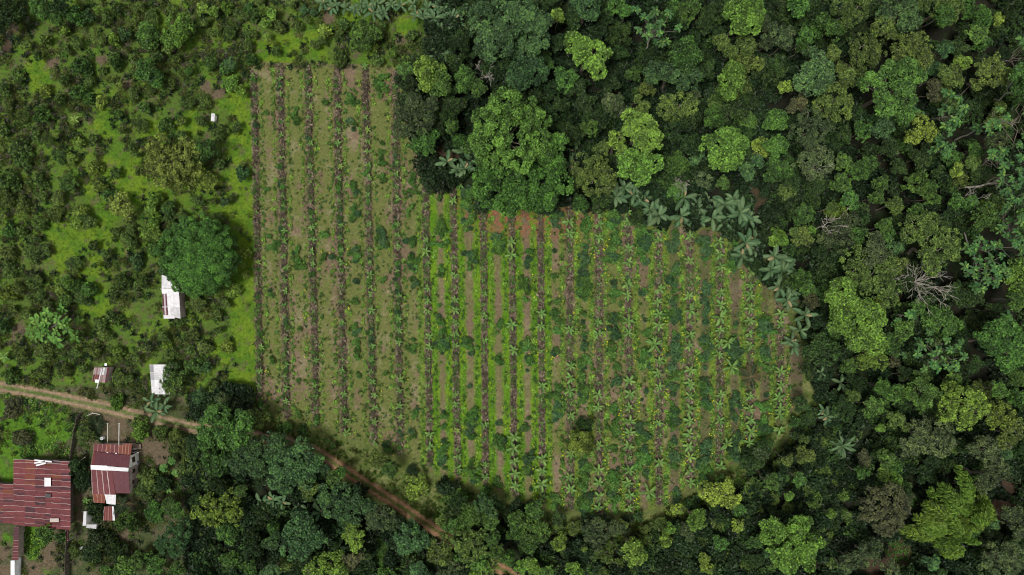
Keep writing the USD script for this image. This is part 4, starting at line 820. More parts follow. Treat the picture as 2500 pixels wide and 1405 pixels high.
one('L', 'k', 11, [(1120, 340, 76), (1250, 340, 82), (1240, 450, 82), (1140, 440, 62), (1030, 460, 66), (1310, 420, 50)], label='wide grey green tree left of the large yellow green tree')
many('L', 'l', 6, [(840, 680, 55), (940, 700, 45), (460, 960, 35), (150, 830, 38), (820, 330, 35)])
many('L', 'w', 6, [(700, 560, 55)])
one('L', 'w', 11, [(780, 880, 95), (880, 830, 90), (960, 890, 88), (800, 980, 78), (900, 990, 88), (860, 1070, 52), (720, 960, 55)], label='grey brown rounded tree left of the bamboo clump')
many('L', 'd', 6, [(1600, 1130, 80), (1560, 1220, 60)])
many('L', 's', 2.8, [ (600, 380, 60), (830, 420, 60), (1040, 590, 60), (40, 830, 60), (320, 880, 70), (560, 800, 60), (350, 1040, 60), (520, 640, 60), (480, 720, 50), (380, 640, 60), (300, 780, 50), (120, 920, 50), (440, 1120, 60), (560, 960, 60), (630, 730, 50), (1360, 480, 60), (350, 430, 60), (450, 1290, 60), (60, 620, 50), (180, 640, 50)])
one('L', 'k', 9, [(1820, 1000, 90), (1760, 960, 60), (1830, 1080, 60)])
one('L', 'k', 11, [(1660, 1260, 82), (1760, 1240, 78), (1700, 1350, 80), (1600, 1320, 55), (1800, 1330, 60)])
one('L', 'l', 12, [(200, 1060, 75), (270, 1010, 48), (310, 1160, 82), (200, 1190, 82), (100, 1250, 85), (260, 1280, 75), (60, 1130, 90), (20, 1040, 70), (150, 1330, 66)], label='large lime green tree at the bottom edge, right of centre', dens=1.1)
one('L', 'k', 9, [(720, 1240, 85), (780, 1190, 55), (660, 1280, 60)])
many('L', 'k', 8, [(600, 1290, 75), (900, 1370, 65), (560, 1350, 50)])
# F (bottom centre left)
one('F', 'b', 8, [(20, 540, 90), (130, 470, 92), (80, 610, 85), (230, 450, 80), (-60, 560, 85), (60, 460, 50)], label='broad bluish green tree left of where the track reappears', dens=1.05)
one('F', 'b', 7.5, [(240, 580, 92), (330, 520, 85), (430, 480, 72), (500, 590, 72), (380, 630, 90), (250, 700, 76), (430, 690, 66), (300, 760, 45)], label='largest bluish green tree over the hidden part of the track', dens=1.05)
one('F', 'b', 7, [(600, 830, 76), (715, 820, 84), (815, 868, 78), (650, 920, 76), (780, 940, 76), (900, 905, 55), (700, 975, 40)], label='broad bluish green tree below the track, left of the red rut', dens=1.05)
many('F', 'g', 6, [(640, 700, 58), (700, 660, 40), (1050, 640, 52), (190, 1060, 40)])
one('F', 'k', 8, [(980, 970, 82), (1040, 1000, 70), (930, 1010, 55)])
one('F', 'b', 10, [(390, 1010, 72), (360, 1100, 80), (440, 1170, 85), (330, 1200, 66), (500, 1090, 55), (530, 1150, 50), (420, 1240, 50)], label='tall bluish tree left of the dark banana, bottom of the photo')
many('F', 'b', 6, [(180, 1170, 66), (210, 1120, 40)])
one('F', 'y', 7, [(790, 1080, 58), (800, 1160, 60), (760, 1120, 45)])
one('F', 'y', 8, [(540, 1350, 85), (630, 1310, 76), (680, 1370, 70), (480, 1380, 50)], label='yellow olive tree cut by the bottom edge, left of centre')
many('F', 'w', 7, [(790, 1300, 66)])
one('F', 'b', 9, [(1190, 1110, 82), (1260, 1160, 62), (1160, 1180, 60), (1230, 1050, 50)])
one('F', 'o', 8, [(1420, 1180, 72), (1440, 1260, 66), (1380, 1250, 50)])
one('F', 'o', 9, [(1560, 1140, 66), (1660, 1150, 76), (1620, 1230, 76), (1700, 1210, 50)])
many('F', 'l', 7, [(1720, 1340, 66), (1680, 1390, 45)])
many('F', 'g', 8, [(1800, 1150, 66), (1650, 960, 85), (1600, 1020, 60), (1840, 1240, 60), (1500, 1050, 60), (1780, 1010, 60), (20, 1350, 60)])
many('F', 'b', 8, [(1730, 900, 85), (1790, 970, 60), (200, 1380, 50)])
many('F', 'd', 6, [(1530, 950, 80), (1560, 870, 60), (1820, 880, 60), (60, 1250, 80), (40, 1130, 60), (640, 1200, 45), (540, 1290, 45), (860, 1270, 50)])
many('F', 'o', 5, [(1440, 960, 50), (1420, 1010, 40)])
one('F', 'y', 2.6, [(1240, 720, 58), (1220, 790, 45), (1290, 760, 45)], look='yellow shrub')
many('F', 'g', 2, [(1040, 630, 45), (310, 320, 40), (410, 350, 36), (250, 330, 30), (590, 430, 20), (640, 460, 20), (1500, 830, 60), (1560, 800, 45)])
plant('g', 7, [(1140, 1348, 26), (1168, 1362, 24), (1120, 1325, 16)]); plant('o', 6, [(1190, 1378, 22), (1205, 1362, 16)])
plant('e', 3.2, [(420, 910, 24), (412, 930, 15)], name='leafy_shrub', look='dark leafy shrub'); plant('e', 3.2, [(424, 945, 22), (432, 928, 18)], name='leafy_shrub', look='dark leafy shrub')
# I (bottom centre right)
one('I', 'y', 3.6, [(560, 410, 62), (600, 460, 62), (530, 460, 50), (600, 390, 40)], name='yellow_tree', cat='tree', label='small yellow leaved tree growing among the lower crop rows')
many('I', 'd', 2.6, [(580, 300, 40), (620, 320, 40), (640, 290, 30)])
many('I', 'g', 6, [(240, 920, 75), (190, 1190, 70), (110, 990, 70), (50, 1290, 62), (1590, 1160, 55), (1740, 920, 50), (1850, 1160, 55), (330, 1390, 55), (90, 1100, 60)])
one('I', 'g', 6, [(210, 1060, 80), (270, 1110, 66), (180, 1120, 50)])
many('I', 'y', 5, [(420, 1160, 66), (1280, 920, 42), (1200, 1160, 55), (1720, 1040, 48), (1480, 1270, 48), (600, 1220, 26), (1500, 1350, 45)])
one('I', 'k', 5, [(690, 1110, 82), (760, 1080, 62), (640, 1060, 55), (830, 1060, 55), (700, 1030, 50)], look='pale scrubby tree')
many('I', 'l', 6, [(1225, 1070, 40), (1200, 1100, 28), (190, 1320, 55), (240, 1360, 50), (140, 1350, 45), (520, 1350, 50), (560, 1390, 40)])
one('I', 'l', 8, [(960, 1190, 58), (980, 1260, 62), (920, 1230, 50)])
one('I', 'l', 7, [(1420, 980, 50), (1400, 1020, 40), (1440, 1020, 40)])
one('I', 'y', 6, [(1500, 800, 62), (1590, 820, 72), (1690, 860, 55), (1650, 750, 50), (1560, 770, 45)], look='wide yellow olive tree')
many('I', 'k', 5, [(1360, 1110, 55), (1340, 1060, 40)])
many('I', 's', 2.6, [(760, 1250, 80), (1060, 1170, 75), (1100, 1310, 80), (850, 1320, 70), (670, 1260, 60), (1300, 1250, 80), (1450, 1180, 70), (1650, 1280, 80), (1780, 1330, 70), (330, 1270, 70), (420, 1050, 60), (540, 1050, 55), (1130, 1020, 60), (1050, 1060, 50), (1250, 1360, 60), (1560, 1000, 60), (1640, 1080, 60), (1380, 1350, 50), (960, 1370, 50), (700, 1380, 60), (450, 1260, 50), (1700, 1180, 50), (1830, 740, 60), (1790, 830, 60), (1850, 920, 50)])

# ------------------------------------------------------------------ trees with big leaf rosettes
def rosette(rng, n=9, L=1.0, W=.46, up=.35):
    Vs, Fs, Ts, k = [], [], [], 0
    ph = rng.uniform(0, 6)
    for i in range(n):
        inner = i >= n - 3
        a = ph + i * 2.399 + rng.normal() * .12; l = L * rng.uniform(.75, 1.1) * (.62 if inner else 1); w = W * l / L * rng.uniform(.85, 1.1)
        el = up + (.5 if inner else 0) + rng.normal() * .12
        t = np.array([.12, .4, .7, .92, 1.04]); wd = np.array([.12, .82, 1.0, .62, .05]) * w / 2
        ang = el - .75 * t
        x = np.cumsum(np.diff(np.concatenate([[0], t])) * l * np.cos(ang)); z = np.cumsum(np.diff(np.concatenate([[0], t])) * l * np.sin(ang))
        mid = np.column_stack([x, 0 * x, z]); lf = np.column_stack([x, wd, z + wd * .35]); rt = np.column_stack([x, -wd, z + wd * .35])
        v = np.stack([rt, mid, lf], 1).reshape(-1, 3); c, s = math.cos(a), math.sin(a)
        v = np.column_stack([v[:, 0] * c - v[:, 1] * s, v[:, 0] * s + v[:, 1] * c, v[:, 2]])
        f = []
        for j in range(4):
            for q in range(2): b = j * 3 + q; f += [[b, b + 3, b + 4], [b, b + 4, b + 1]]
        Vs.append(v); Fs.append(np.array(f) + k); k += len(v)
        tt = (.85 if inner and rng.random() < .45 else .42) + rng.normal() * .1
        Ts.append(np.tile([tt, tt + .12, tt], 5))
    return np.vstack(Vs), np.vstack(Fs), np.clip(np.concatenate(Ts), 0, 1)
def rosette_tree(reg, base, ros, ht, name, cat, look, label=None, L=1.0, W=.48, n=9, mat=None, bark=None, rad=.17, extra=1, low=.72):
    """base: zoom px of the foot of the trunk (None = below the crown's middle); ros: zoom px of each leaf rosette"""
    rng = np.random.default_rng(int(ros[0][0] * 3 + ros[0][1]))
    pts = []
    for (zx, zy) in ros:
        z = ht * rng.uniform(low, 1.0); x, y = zp(reg, zx, zy); pts.append(at(x, y, z)); COVER.append((x, y, 13 * L))
    pts = np.array(pts); m = pts.mean(0)
    b = np.array([m[0], m[1], 0.]) if base is None else at(*zp(reg, *base), 0)
    mx = np.mean([zp(reg, *r) for r in ros], axis=0)
    p = thing(name, cat, loc=b, look=look, pix=(mx[0], mx[1]), label=label)
    top = np.array([m[0], m[1], ht * (low - .06)]) - b
    part(p, 'trunk', tube(bent([0, 0, -.1], top, rng, .02, 7), np.linspace(rad, rad * .55, 7), 7), bark or M_PALE, smooth=True)
    brs = []
    for q in pts:
        q = q - b; s = top * rng.uniform(.72, 1.0)
        brs.append(tube(bent(s, q, rng, .10, 5), np.linspace(rad * .32, .03, 5), 5))
        V, F, T = rosette(rng, n, L * rng.uniform(.85, 1.15), W)
        part(p, 'leaf_rosette', (V + q, F), mat or M_CEC, tint=T)
        for e in range(extra if rng.random() < .45 or L > 1.3 else 0):
            o = rng.normal(size=3) * [.9, .9, .5] * L + [0, 0, -.9 * L]
            V, F, T = rosette(rng, n, L * rng.uniform(.7, .95), W); part(p, 'leaf_rosette', (V + q + o, F), mat or M_CEC, tint=T * .7)
    part(p, 'branches', cat_mesh(brs), bark or M_BARK)
    return p
CL = 'pale trunked rosette tree'
rosette_tree('G', (1020, 440), [(980, 70), (1040, 125), (1120, 80), (1170, 170), (1220, 100), (1000, 220), (1170, 310), (1080, 200), (1290, 200), (1060, 260), (1200, 300), (1150, 240)], 15, 'rosette_tree', 'tree', CL, label='rosette leaved tree with leaning pale trunk near the top edge, right of centre')
rosette_tree('J', (1175, 870), [(1400, 730), (1320, 800), (1260, 820), (1440, 790), (1360, 870), (1290, 920), (1390, 900), (1330, 960), (1340, 690), (1400, 820)], 14, 'rosette_tree', 'tree', CL)
rosette_tree('J', (1360, 1028), [(1690, 800), (1640, 890), (1600, 930), (1680, 930), (1750, 860), (1530, 930), (1620, 970)], 15, 'rosette_tree', 'tree', CL)
rosette_tree('J', (1475, 1275), [(1640, 1110), (1700, 1100), (1730, 1110), (1760, 1190), (1720, 1220), (1690, 1160), (1640, 1140)], 13.5, 'rosette_tree', 'tree', CL)
rosette_tree('J', (1320, 1390), [(1700, 1330), (1780, 1310), (1840, 1250), (1750, 1380), (1820, 1360), (1710, 1270), (1860, 1310)], 16, 'rosette_tree', 'tree', CL, label='rosette leaved tree with the longest pale trunk near the right edge', rad=.25)
rosette_tree('J', (1580, 818), [(1840, 1060), (1850, 1150), (1880, 990), (1900, 820), (1930, 760), (1960, 700), (1900, 690)], 17, 'rosette_tree', 'tree', CL, rad=.2)
rosette_tree('J', (1655, 430), [(1880, 330), (1850, 290), (1930, 380), (1960, 300), (1840, 520), (1850, 590), (1900, 420)], 15, 'rosette_tree', 'tree', CL)
rosette_tree('J', (1360, 1172), [(1240, 1040), (1290, 1060), (1250, 1000), (1310, 1110), (1230, 1080)], 11, 'rosette_tree', 'tree', CL)
rosette_tree('J', None, [(1100, 830), (1070, 810), (1130, 850)], 9, 'rosette_tree', 'tree', CL)
rosette_tree('K', (1230, 1250), [(1180, 1080), (1130, 1130), (1240, 1150), (1310, 1080), (1330, 1150), (1390, 1130), (1430, 1200), (1280, 1230), (1210, 1250), (1360, 1240), (1140, 1290), (1240, 1290), (1090, 1180), (1100, 1090), (1200, 1180), (1380, 1270), (1310, 1280)], 13, 'rosette_tree', 'tree', CL, label='wide rosette leaved tree right of the large lime tree, with pale forked branch')
rosette_tree('K', (1400, 205), [(1500, 560), (1580, 540), (1650, 550), (1590, 600), (1520, 610), (1600, 650), (1500, 690), (1560, 710), (1680, 580), (1740, 570), (1710, 540), (1710, 460), (1440, 540), (1680, 640), (1760, 600), (1540, 500), (1620, 480)], 14, 'rosette_tree', 'tree', CL)
rosette_tree('K', None, [(1720, 250), (1760, 200), (1690, 280), (1740, 310), (1820, 280), (1840, 330), (1800, 360), (1830, 60), (1780, 50), (1760, 90)], 12, 'rosette_tree', 'tree', CL)
rosette_tree('K', None, [(1590, 400), (1520, 400), (1480, 440), (1640, 390), (1540, 340), (1450, 400), (1680, 380), (1850, 440), (1860, 400)], 10, 'rosette_tree', 'tree', CL)
rosette_tree('K', (1690, 125), [(1830, 300), (1870, 260), (1850, 210), (1900, 330)], 14, 'rosette_tree', 'tree', CL)
rosette_tree('K', None, [(1750, 910)], 9, 'rosette_tree', 'tree', 'bright single rosette tree', L=1.5, W=.6)
rosette_tree('K', (840, 890), [(1030, 890), (1060, 870), (950, 940), (1060, 910)], 11, 'rosette_tree', 'tree', CL, L=.8)
rosette_tree('B', None, [(290, 920), (340, 880), (270, 970), (330, 950), (300, 1040), (350, 1070), (400, 1060), (410, 1010), (460, 970), (490, 1000), (420, 930), (260, 930), (340, 1010), (480, 950)], 5, 'broad_leaf_tree', 'tree', 'small tree', label='small tree with large spread leaves near the left edge, below middle', L=1.45, W=.62, n=7, bark=M_BARK, mat=foliage_mat('breadfruit_leaf', (.085, .200, .030), young=(.19, .34, .05), var=.3, spec=.1, rough=.6), extra=1)
for zx, zy, L in ((1190, 620, .9), (1275, 655, .65), (1250, 570, .8)):
    rosette_tree('C', None, [(zx, zy), (zx + 6, zy + 8)], 2.4, 'papaya_plant', 'plant', 'bright papaya plant', L=L, W=.7, n=8, mat=M_BANY, extra=0, rad=.08)

# bare dead trees
def dead_tree(name, x, y, ht, spread, lean, label, n=15, mat=None):
    rng = np.random.default_rng(int(x + y)); b = at(x, y, 0)
    p = thing(name, 'dead tree', label, loc=b)
    top = np.array([lean[0], lean[1], ht * .55])
    part(p, 'trunk', tube(bent([0, 0, -.1], top, rng, .03, 6), np.linspace(.14, .09, 6), 6), mat or M_PALE)
    for k in range(n):
        a = k / n * 6.283 + rng.normal() * .2; ms = []
        e = top + np.array([math.cos(a) * spread * rng.uniform(.5, 1), math.sin(a) * spread * rng.uniform(.5, 1), ht * rng.uniform(.15, .5)])
        P = bent(top * rng.uniform(.85, 1.0), e, rng, .045, 6); ms.append(tube(P, np.linspace(.065, .02, 6), 5))
        for j in range(6):
            s = P[rng.integers(1, 6)]; d = (e - top); d = d / np.linalg.norm(d) + rng.normal(size=3) * .55
            q2 = s + d * spread * rng.uniform(.2, .42); B2 = bent(s, q2, rng, .08, 4); ms.append(tube(B2, np.linspace(.036, .016, 4), 4))
            for u in range(2): ms.append(tube([B2[2], B2[2] + (d + rng.normal(size=3) * .6) * spread * .14], [.03, .018], 4))
        part(p, 'branch', cat_mesh(ms), mat or M_PALE)
dead_tree('dead_tree', 2195, 690, 9, 4.4, (.3, .1), 'bare dead tree with pale spreading branches in the right forest')
x, y = zp('G', 1275, 1350); dead_tree('dead_tree', x, y, 5, 1.6, (.1, 0), 'small bare white dead shrub at the upper field edge', n=16)
for i, (reg, zx, zy, ht, sp, lab) in enumerate([('K', 410, 250, 12, 2.2, 'bare white forked branches over a grey tree right of the field corner'), ('K', 1440, 40, 9, 2.0, 'thin bare branches right of the upper right olive tree'), ('J', 305, 1240, 11, 1.6, 'short bare white forked trunk inside a grey green crown'), ('D', 1740, 560, 7, 2.2, 'bare twisting twigs above the tallest lime tree')]):
    x, y = zp(reg, zx, zy); k = (H - ht * .6) / H; dead_tree('dead_tree', 1250 + (x - 1250) * k, 702.5 + (y - 702.5) * k, ht, sp, (.2, .1), lab, n=5)

# leaning pale trunks seen between the crowns: slender trees with small tops
def slender(reg, b, e, ht, lab):
    bx, by = zp(reg, *b); ex, ey = zp(reg, *e); B0 = at(bx, by, 0); E0 = at(ex, ey, ht)
    rng = np.random.default_rng(int(bx + by)); p = thing('slender_tree', 'tree', lab, loc=B0)
    part(p, 'trunk', tube(bent([0, 0, -.1], E0 - B0, rng, .015, 6), np.linspace(.15, .08, 6), 6), M_PALE, smooth=True)
    V, F, T = crown([(*(E0 - B0), 1.5), (*(E0 - B0 + [.9, .5, -.3]), 1.1), (*(E0 - B0 + [.2, -1, -.2]), 1.0)], TYPES['g'], rng); part(p, 'crown', (V, F), TYPES['g']['mat'], tint=T)
slender('J', (1120, 200), (1290, 105), 11, 'slender tree with pale leaning trunk near the top right, under olive crown')
slender('J', (130, 140), (215, 55), 10, 'slender tree with pale thin trunk near the top edge, right of the lime tree')
slender('J', (290, 215), (360, 195), 6, 'slender tree with short pale trunk below the top edge')
slender('J', (1720, 665), (1835, 555), 14, 'slender tree with pale curved trunk near the upper right edge')
slender('J', (1590, 745), (1868, 655), 16, 'slender pale trunked tree beside the upper right rosette trees')
slender('K', (860, 990), (985, 1005), 9, 'slender tree with thin pale trunk below the bare dead tree')
slender('K', (1630, 778), (1810, 785), 11, 'slender tree with thin pale trunk near the right edge, middle')
slender('K', (1690, 205), (1868, 205), 12, 'slender tree with pale trunk at right edge above middle')
slender('K', (330, 600), (410, 720), 6, 'slender tree with bent pale trunk right of the field edge bananas')

# bamboo
def bamboo():
    rng = np.random.default_rng(77); c = at(2292, 1262, 0)
    tips = [(1260, 740), (1350, 800), (1140, 880), (1250, 1000), (1400, 990), (1210, 1180), (1130, 1050), (1290, 1080), (1430, 1150), (1450, 820), (1390, 610), (1560, 960), (1070, 980), (970, 1080), (1280, 1260), (1570, 800), (1330, 920), (1180, 780), (1350, 1060), (1470, 930), (1200, 940), (1620, 900)]
    p = thing('bamboo_clump', 'bamboo', 'yellow green feathery bamboo clump in the lower right forest', loc=c)
    mat = foliage_mat('bamboo_leaf', (.118, .215, .020), young=(.25, .38, .04), var=.3)
    for (zx, zy) in tips:
        zt = rng.uniform(3.5, 9.5); e = at(*zp('L', zx, zy), zt) - c; COVER.append((*zp('L', zx, zy), 22))
        h = rng.uniform(10, 12.5); t = np.linspace(0, 1, 9)[:, None]
        ctrl = np.array([e[0] * .5, e[1] * .5, h * 1.3]); P = (1 - t) ** 2 * np.array([rng.normal() * .5, rng.normal() * .5, 0]) + 2 * t * (1 - t) * ctrl + t ** 2 * e
        m = part(p, 'culm', tube(P, np.linspace(.07, .02, 9), 5), M_STEM)
        u = rng.uniform(.42, 1.02, 620) ** .8; u = np.clip(np.round(u * 13) / 13 + rng.normal(size=len(u)) * .014, 0, 1)
        Q = np.column_stack([np.interp(u, t[:, 0], P[:, k]) for k in range(3)])
        d = e[:2] / np.linalg.norm(e[:2]); side = np.array([-d[1], d[0], 0]); wd = np.interp(u, [.35, .55, .8, .93, 1], [.6, 1.15, 1.4, 1.1, .4])
        o = rng.uniform(-1, 1, len(u)); Q = Q + side * (o * wd)[:, None] + np.array([0, 0, 1]) * ((.25 - .75 * o ** 2 * wd) + rng.normal(size=len(u)) * .18)[:, None] + rng.normal(size=Q.shape) * .08
        ax = side * np.sign(o)[:, None] * .9 + np.array([*d, 0]) * .8 + rng.normal(size=Q.shape) * .3 + [0, 0, -.25]
        N = np.tile([0, 0, 1.0], (len(u), 1)) + side * o[:, None] * .8 + rng.normal(size=Q.shape) * .55
        V, F = leaves(Q, N, .72, rng, aspect=.36, axis=ax)
        T = np.clip(.40 + rng.normal() * .16 + rng.normal(size=len(u)) * .28 + .2 * (np.abs(o) < .3), 0, 1)
        part(m.GetPath().pathString, 'leaf_spray', (V, F), mat, tint=np.repeat(T, 4))
bamboo()

# palms
def palm(x, y, ht, L, n, label, mat, name='palm', dry=0, droop=.9):
    rng = np.random.default_rng(int(x * 3 + y)); b = at(x, y, 0) if ht < 1 else at(x, y, ht); b[2] = 0
    p = thing(name, 'palm', label, loc=b); COVER.append((x, y, L * 12))
    part(p, 'trunk', tube([[0, 0, -.1], [.03, 0, ht * .5], [0, 0, ht]], [.2, .17, .14], 8), M_BARK, smooth=True)
    for i in range(n):
        a = i * 2.399 + rng.normal() * .15; l = L * rng.uniform(.75, 1.1); el = rng.uniform(.1, .8)
        t = np.linspace(0, 1, 10); ang = el - droop * t
        x_ = np.concatenate([[0], np.cumsum(np.cos(ang[:-1]) * l / 9)]); z_ = np.concatenate([[0], np.cumsum(np.sin(ang[:-1]) * l / 9)])
        P = np.column_stack([x_ * math.cos(a), x_ * math.sin(a), z_ + ht]); d = np.array([math.cos(a), math.sin(a), 0]); s = np.array([-d[1], d[0], 0])
        u = np.repeat(np.linspace(.12, 1, 16), 2); sg = np.tile([1, -1], 16)
        Q = np.column_stack([np.interp(u, t, P[:, k]) for k in range(3)]); ll = l * .28 * np.sin(np.pi * np.clip(u, .1, .96)) ** .6
        ax = s * sg[:, None] * .9 + d * .7 + [0, 0, -.25]; ax /= np.linalg.norm(ax, axis=1, keepdims=True)
        V, F = leaves(Q + ax * ll[:, None] * .5, np.tile([0, 0, 1.0], (32, 1)) + rng.normal(size=(32, 3)) * .15, ll, rng, aspect=.22, axis=ax)
        rv, rf = tube(P, np.linspace(.035, .012, 10), 4)
        T = np.concatenate([np.repeat(np.clip(.5 + rng.normal(size=32) * .12, 0, 1), 4), np.full(len(rv), .8)])
        part(p, 'frond', (np.vstack([V, rv]), np.vstack([F, rf + len(V)])), M_BAND if i < dry else mat, tint=T)
x, y = zp('C', 720, 300); palm(x, y, .5, 2.0, 16, 'small low palm on bare soil above the red house', foliage_mat('palm_leaf', (.05, .085, .04), young=(.14, .17, .08), var=.2))
x, y = zp('C', 890, 890); palm(x, y, 2.0, 2.2, 13, 'palm beside the small red and white shed', '/World/Looks/palm_leaf', dry=2)
x, y = zp('H', 1815, 1345); palm(x, y, 1.6, 2.6, 14, 'dying palm with brown fronds in the right crop rows', '/World/Looks/palm_leaf', dry=9, droop=1.1)
x, y = zp('K', 1090, 940) ; palm(x, y, 5, 1.7, 12, 'small forest palm below the bare dead tree', '/World/Looks/palm_leaf')

# ------------------------------------------------------------------ bananas: stem and separate large leaves
def banana_leaf(L, W, az, el, droop, rng, n=8):
    t = np.linspace(0, 1, n); ang = el - droop * t ** 1.2
    x = np.concatenate([[0], np.cumsum(np.cos(ang[:-1]) * L / (n - 1))]); z = np.concatenate([[0], np.cumsum(np.sin(ang[:-1]) * L / (n - 1))])
    w = W / 2 * np.clip(np.interp(t, [0, .1, .22, .5, .8, .93, 1], [.09, .12, .75, 1.0, .86, .55, .08]), 0, 1) * (1 + rng.normal(size=n) * .05)
    cross = np.array([-1, -.13, .13, 1]); tw = np.array([0, .0, .0, 0])
    bend = rng.normal() * .12 * L * t ** 2
    V = np.stack([np.stack([x, c * w + bend, z + np.abs(c) * w * .38], 1) for c in cross], 1).reshape(-1, 3)
    ca, sa = math.cos(az), math.sin(az)
    V = np.column_stack([V[:, 0] * ca - V[:, 1] * sa, V[:, 0] * sa + V[:, 1] * ca, V[:, 2]])
    F = []
    for j in range(n - 1):
        for k in range(3): b = j * 4 + k; F += [[b, b + 4, b + 5], [b, b + 5, b + 1]]
    b0 = rng.normal() * .10
    T = np.clip(np.tile([.40, .85, .85, .40], n) + b0 + np.repeat(rng.normal(size=n) * .05, 4), 0, 1)
    return V, np.array(F), T
def banana_proto(kind, seed):
    rng = np.random.default_rng(seed * 31 + hash_int(kind)); p = proto('banana')
    cfg = {'small': (4, .62, .24, .3, M_BANY), 'young': (6, 1.32, .50, .8, M_BANY), 'lime': (6, 1.25, .42, .7, M_BANL), 'big': (9, 1.75, .56, 1.2, M_BANY), 'old': (9, 2.45, .82, 2.6, M_BANO), 'giant': (17, 2.9, .60, 2.2, M_BANO), 'clump': (16, 1.9, .44, 1.2, M_BANY)}[kind]
    n, L, W, h, mat = cfg
    part(p, 'stem', tube([[0, 0, -.1], [.02, 0, h * .5], [0, 0, h + .05]], [.05 + .045 * h, .04 + .035 * h, .05], 7), M_STEM, smooth=True)
    ph = rng.uniform(0, 6.28)
    for i in range(n):
        a = ph + i * (6.283 / min(n, 7) * 1.0 + (.35 if n > 7 else 0)) + rng.normal() * .22; inner = i >= n - (1 if n < 8 else 4)
        l = L * rng.uniform(.8, 1.08) * (.72 if inner else 1); el = rng.uniform(.25, .6) + (.45 if inner else 0); dr = rng.uniform(.8, 1.25)
        m = mat
        if kind == 'old' and rng.random() < .04: m = M_BAND
        V, F, T = banana_leaf(l, W * l / L, a, el, dr, rng)
        part(p, 'leaf', (V + [0, 0, h], F), m, tint=np.clip(T + (.25 if inner else 0), 0, 1))
    if kind in ('young', 'big', 'old', 'lime'):
        V, F, T = banana_leaf(L * .55, W * .3, rng.uniform(0, 6.28), 1.25, .2, rng); part(p, 'leaf', (V + [0, 0, h], F), mat, tint=np.clip(T + .45, 0, 1), label='pale rolled young leaf')
    return p
BPROTO = {k: [banana_proto(k, s) for s in range(n)] for k, n in (('small', 4), ('young', 7), ('lime', 2), ('big', 3), ('old', 6), ('giant', 1), ('clump', 1))}
BH = {'small': .45, 'young': 1.0, 'lime': 1.0, 'big': 1.5, 'old': 2.9, 'giant': 2.6, 'clump': 1.5}
BANANAS = []
def banana(x, y, kind, s=1.0, label=None, look=None, group=None):
    rng = np.random.default_rng(int(x * 11 + y * 7)); z = BH[kind]; p = at(x, y, z); s *= rng.uniform(.88, 1.1)
    COVER.append((x, y, {'small': 8, 'young': 18, 'lime': 17, 'big': 22, 'old': 26, 'giant': 36, 'clump': 25}[kind]))
    return place(BPROTO[kind][rng.integers(0, len(BPROTO[kind]))], 'banana_plant', 'banana plant', (p[0], p[1], .12 if kind in ('small', 'young', 'lime', 'big') else 0), rng.uniform(0, 6.28), s, label=label, look=look, pix=(x, y), group=group)
ROWB = {}
def rowb(reg, i, ys, kind='young'):
    for y in ys:
        k = kind
        if isinstance(y, tuple): y, k = y
        py = zp(reg, 0, y)[1]; ROWB.setdefault(i, []).append((py, {'s': 'small', 'b': 'big', 'l': 'lime', 'y': 'young'}.get(k, k)))
s_, b_k, l_ = 's', 'b', 'l'
rowb('D', 3, [(585, 's'), (680, 's'), (770, 'y'), 950, 1045, (1215, 'l'), 1300]); rowb('D', 2, [(600, 's'), (690, 'y'), (775, 'l'), 1040, 1215, (860, 's'), (1330, 's')])
rowb('D', 0, [(560, 's'), (690, 's'), (880, 's'), (1050, 's'), (1250, 's'), (1330, 's')]); rowb('D', 1, [(570, 'y'), (640, 's'), (690, 's'), (800, 's'), (990, 's'), (1160, 's'), (1350, 's')])
rowb('D', 4, [(480, 'y'), (860, 's'), (945, 'l'), 1030, (1100, 'b'), 1200, 1295]); rowb('D', 5, [(640, 's'), (1030, 's'), 1190, 1270, (1370, 's')]); rowb('D', 6, [(1310, 's')])
rowb('E', 0, [(150, 's'), (420, 's'), (510, 'l'), (670, 's'), (860, 's'), 1130, (1215, 's'), 1300, (320, 's'), (980, 's')]); rowb('E', 1, [(30, 's'), (100, 's'), (200, 's'), 280, (350, 'b'), 465, (550, 'b'), 640, 720, (900, 's'), 1075, (1180, 's'), (1260, 'y'), (1340, 's'), (820, 's')])
rowb('E', 2, [(70, 's'), (180, 's'), 250, (345, 'b'), 430, 520, (690, 's'), (790, 's'), (870, 's'), (960, 's'), (1050, 's'), 1225, (1390, 's')]); rowb('E', 3, [(60, 's'), 240, 330, 420, 510, (685, 's'), 950, (800, 's'), (1215, 's'), 1300])
rowb('E', 4, [(20, 's'), (150, 's'), 230, 420, 515, (600, 'b'), (690, 's'), 740, (860, 'b'), (1020, 's'), 1120, 1220, (1300, 's'), 1385]); rowb('E', 5, [40, 230, 310, 395, (575, 's'), 755, (810, 's'), 930, 1010, (1095, 'b'), (1260, 's'), (1365, 'b')])
rowb('E', 6, [(90, 's'), (240, 's'), 345, (430, 'b'), 520, 700, 790, 870, (960, 's'), 1050, 1130, (1215, 's'), (1300, 's')]); rowb('E', 7, [60, (150, 's'), (245, 's'), (480, 's'), 600, (690, 's'), 785, 860, 950, 1030, 1120, (1240, 's')]); rowb('E', 8, [(300, 's'), (380, 's'), (560, 's'), (640, 's'), 740, 900, 1080, (1170, 's'), (820, 's')])
rowb('F', 0, [(20, 's'), 180]); rowb('F', 1, [40, (135, 'y')]); rowb('F', 2, [(20, 's'), (95, 's'), (180, 's'), (290, 's')]); rowb('F', 3, [80, (185, 's'), (280, 'b'), (370, 'b')]); rowb('F', 4, [90, 180, (290, 'b'), (365, 's'), 450])
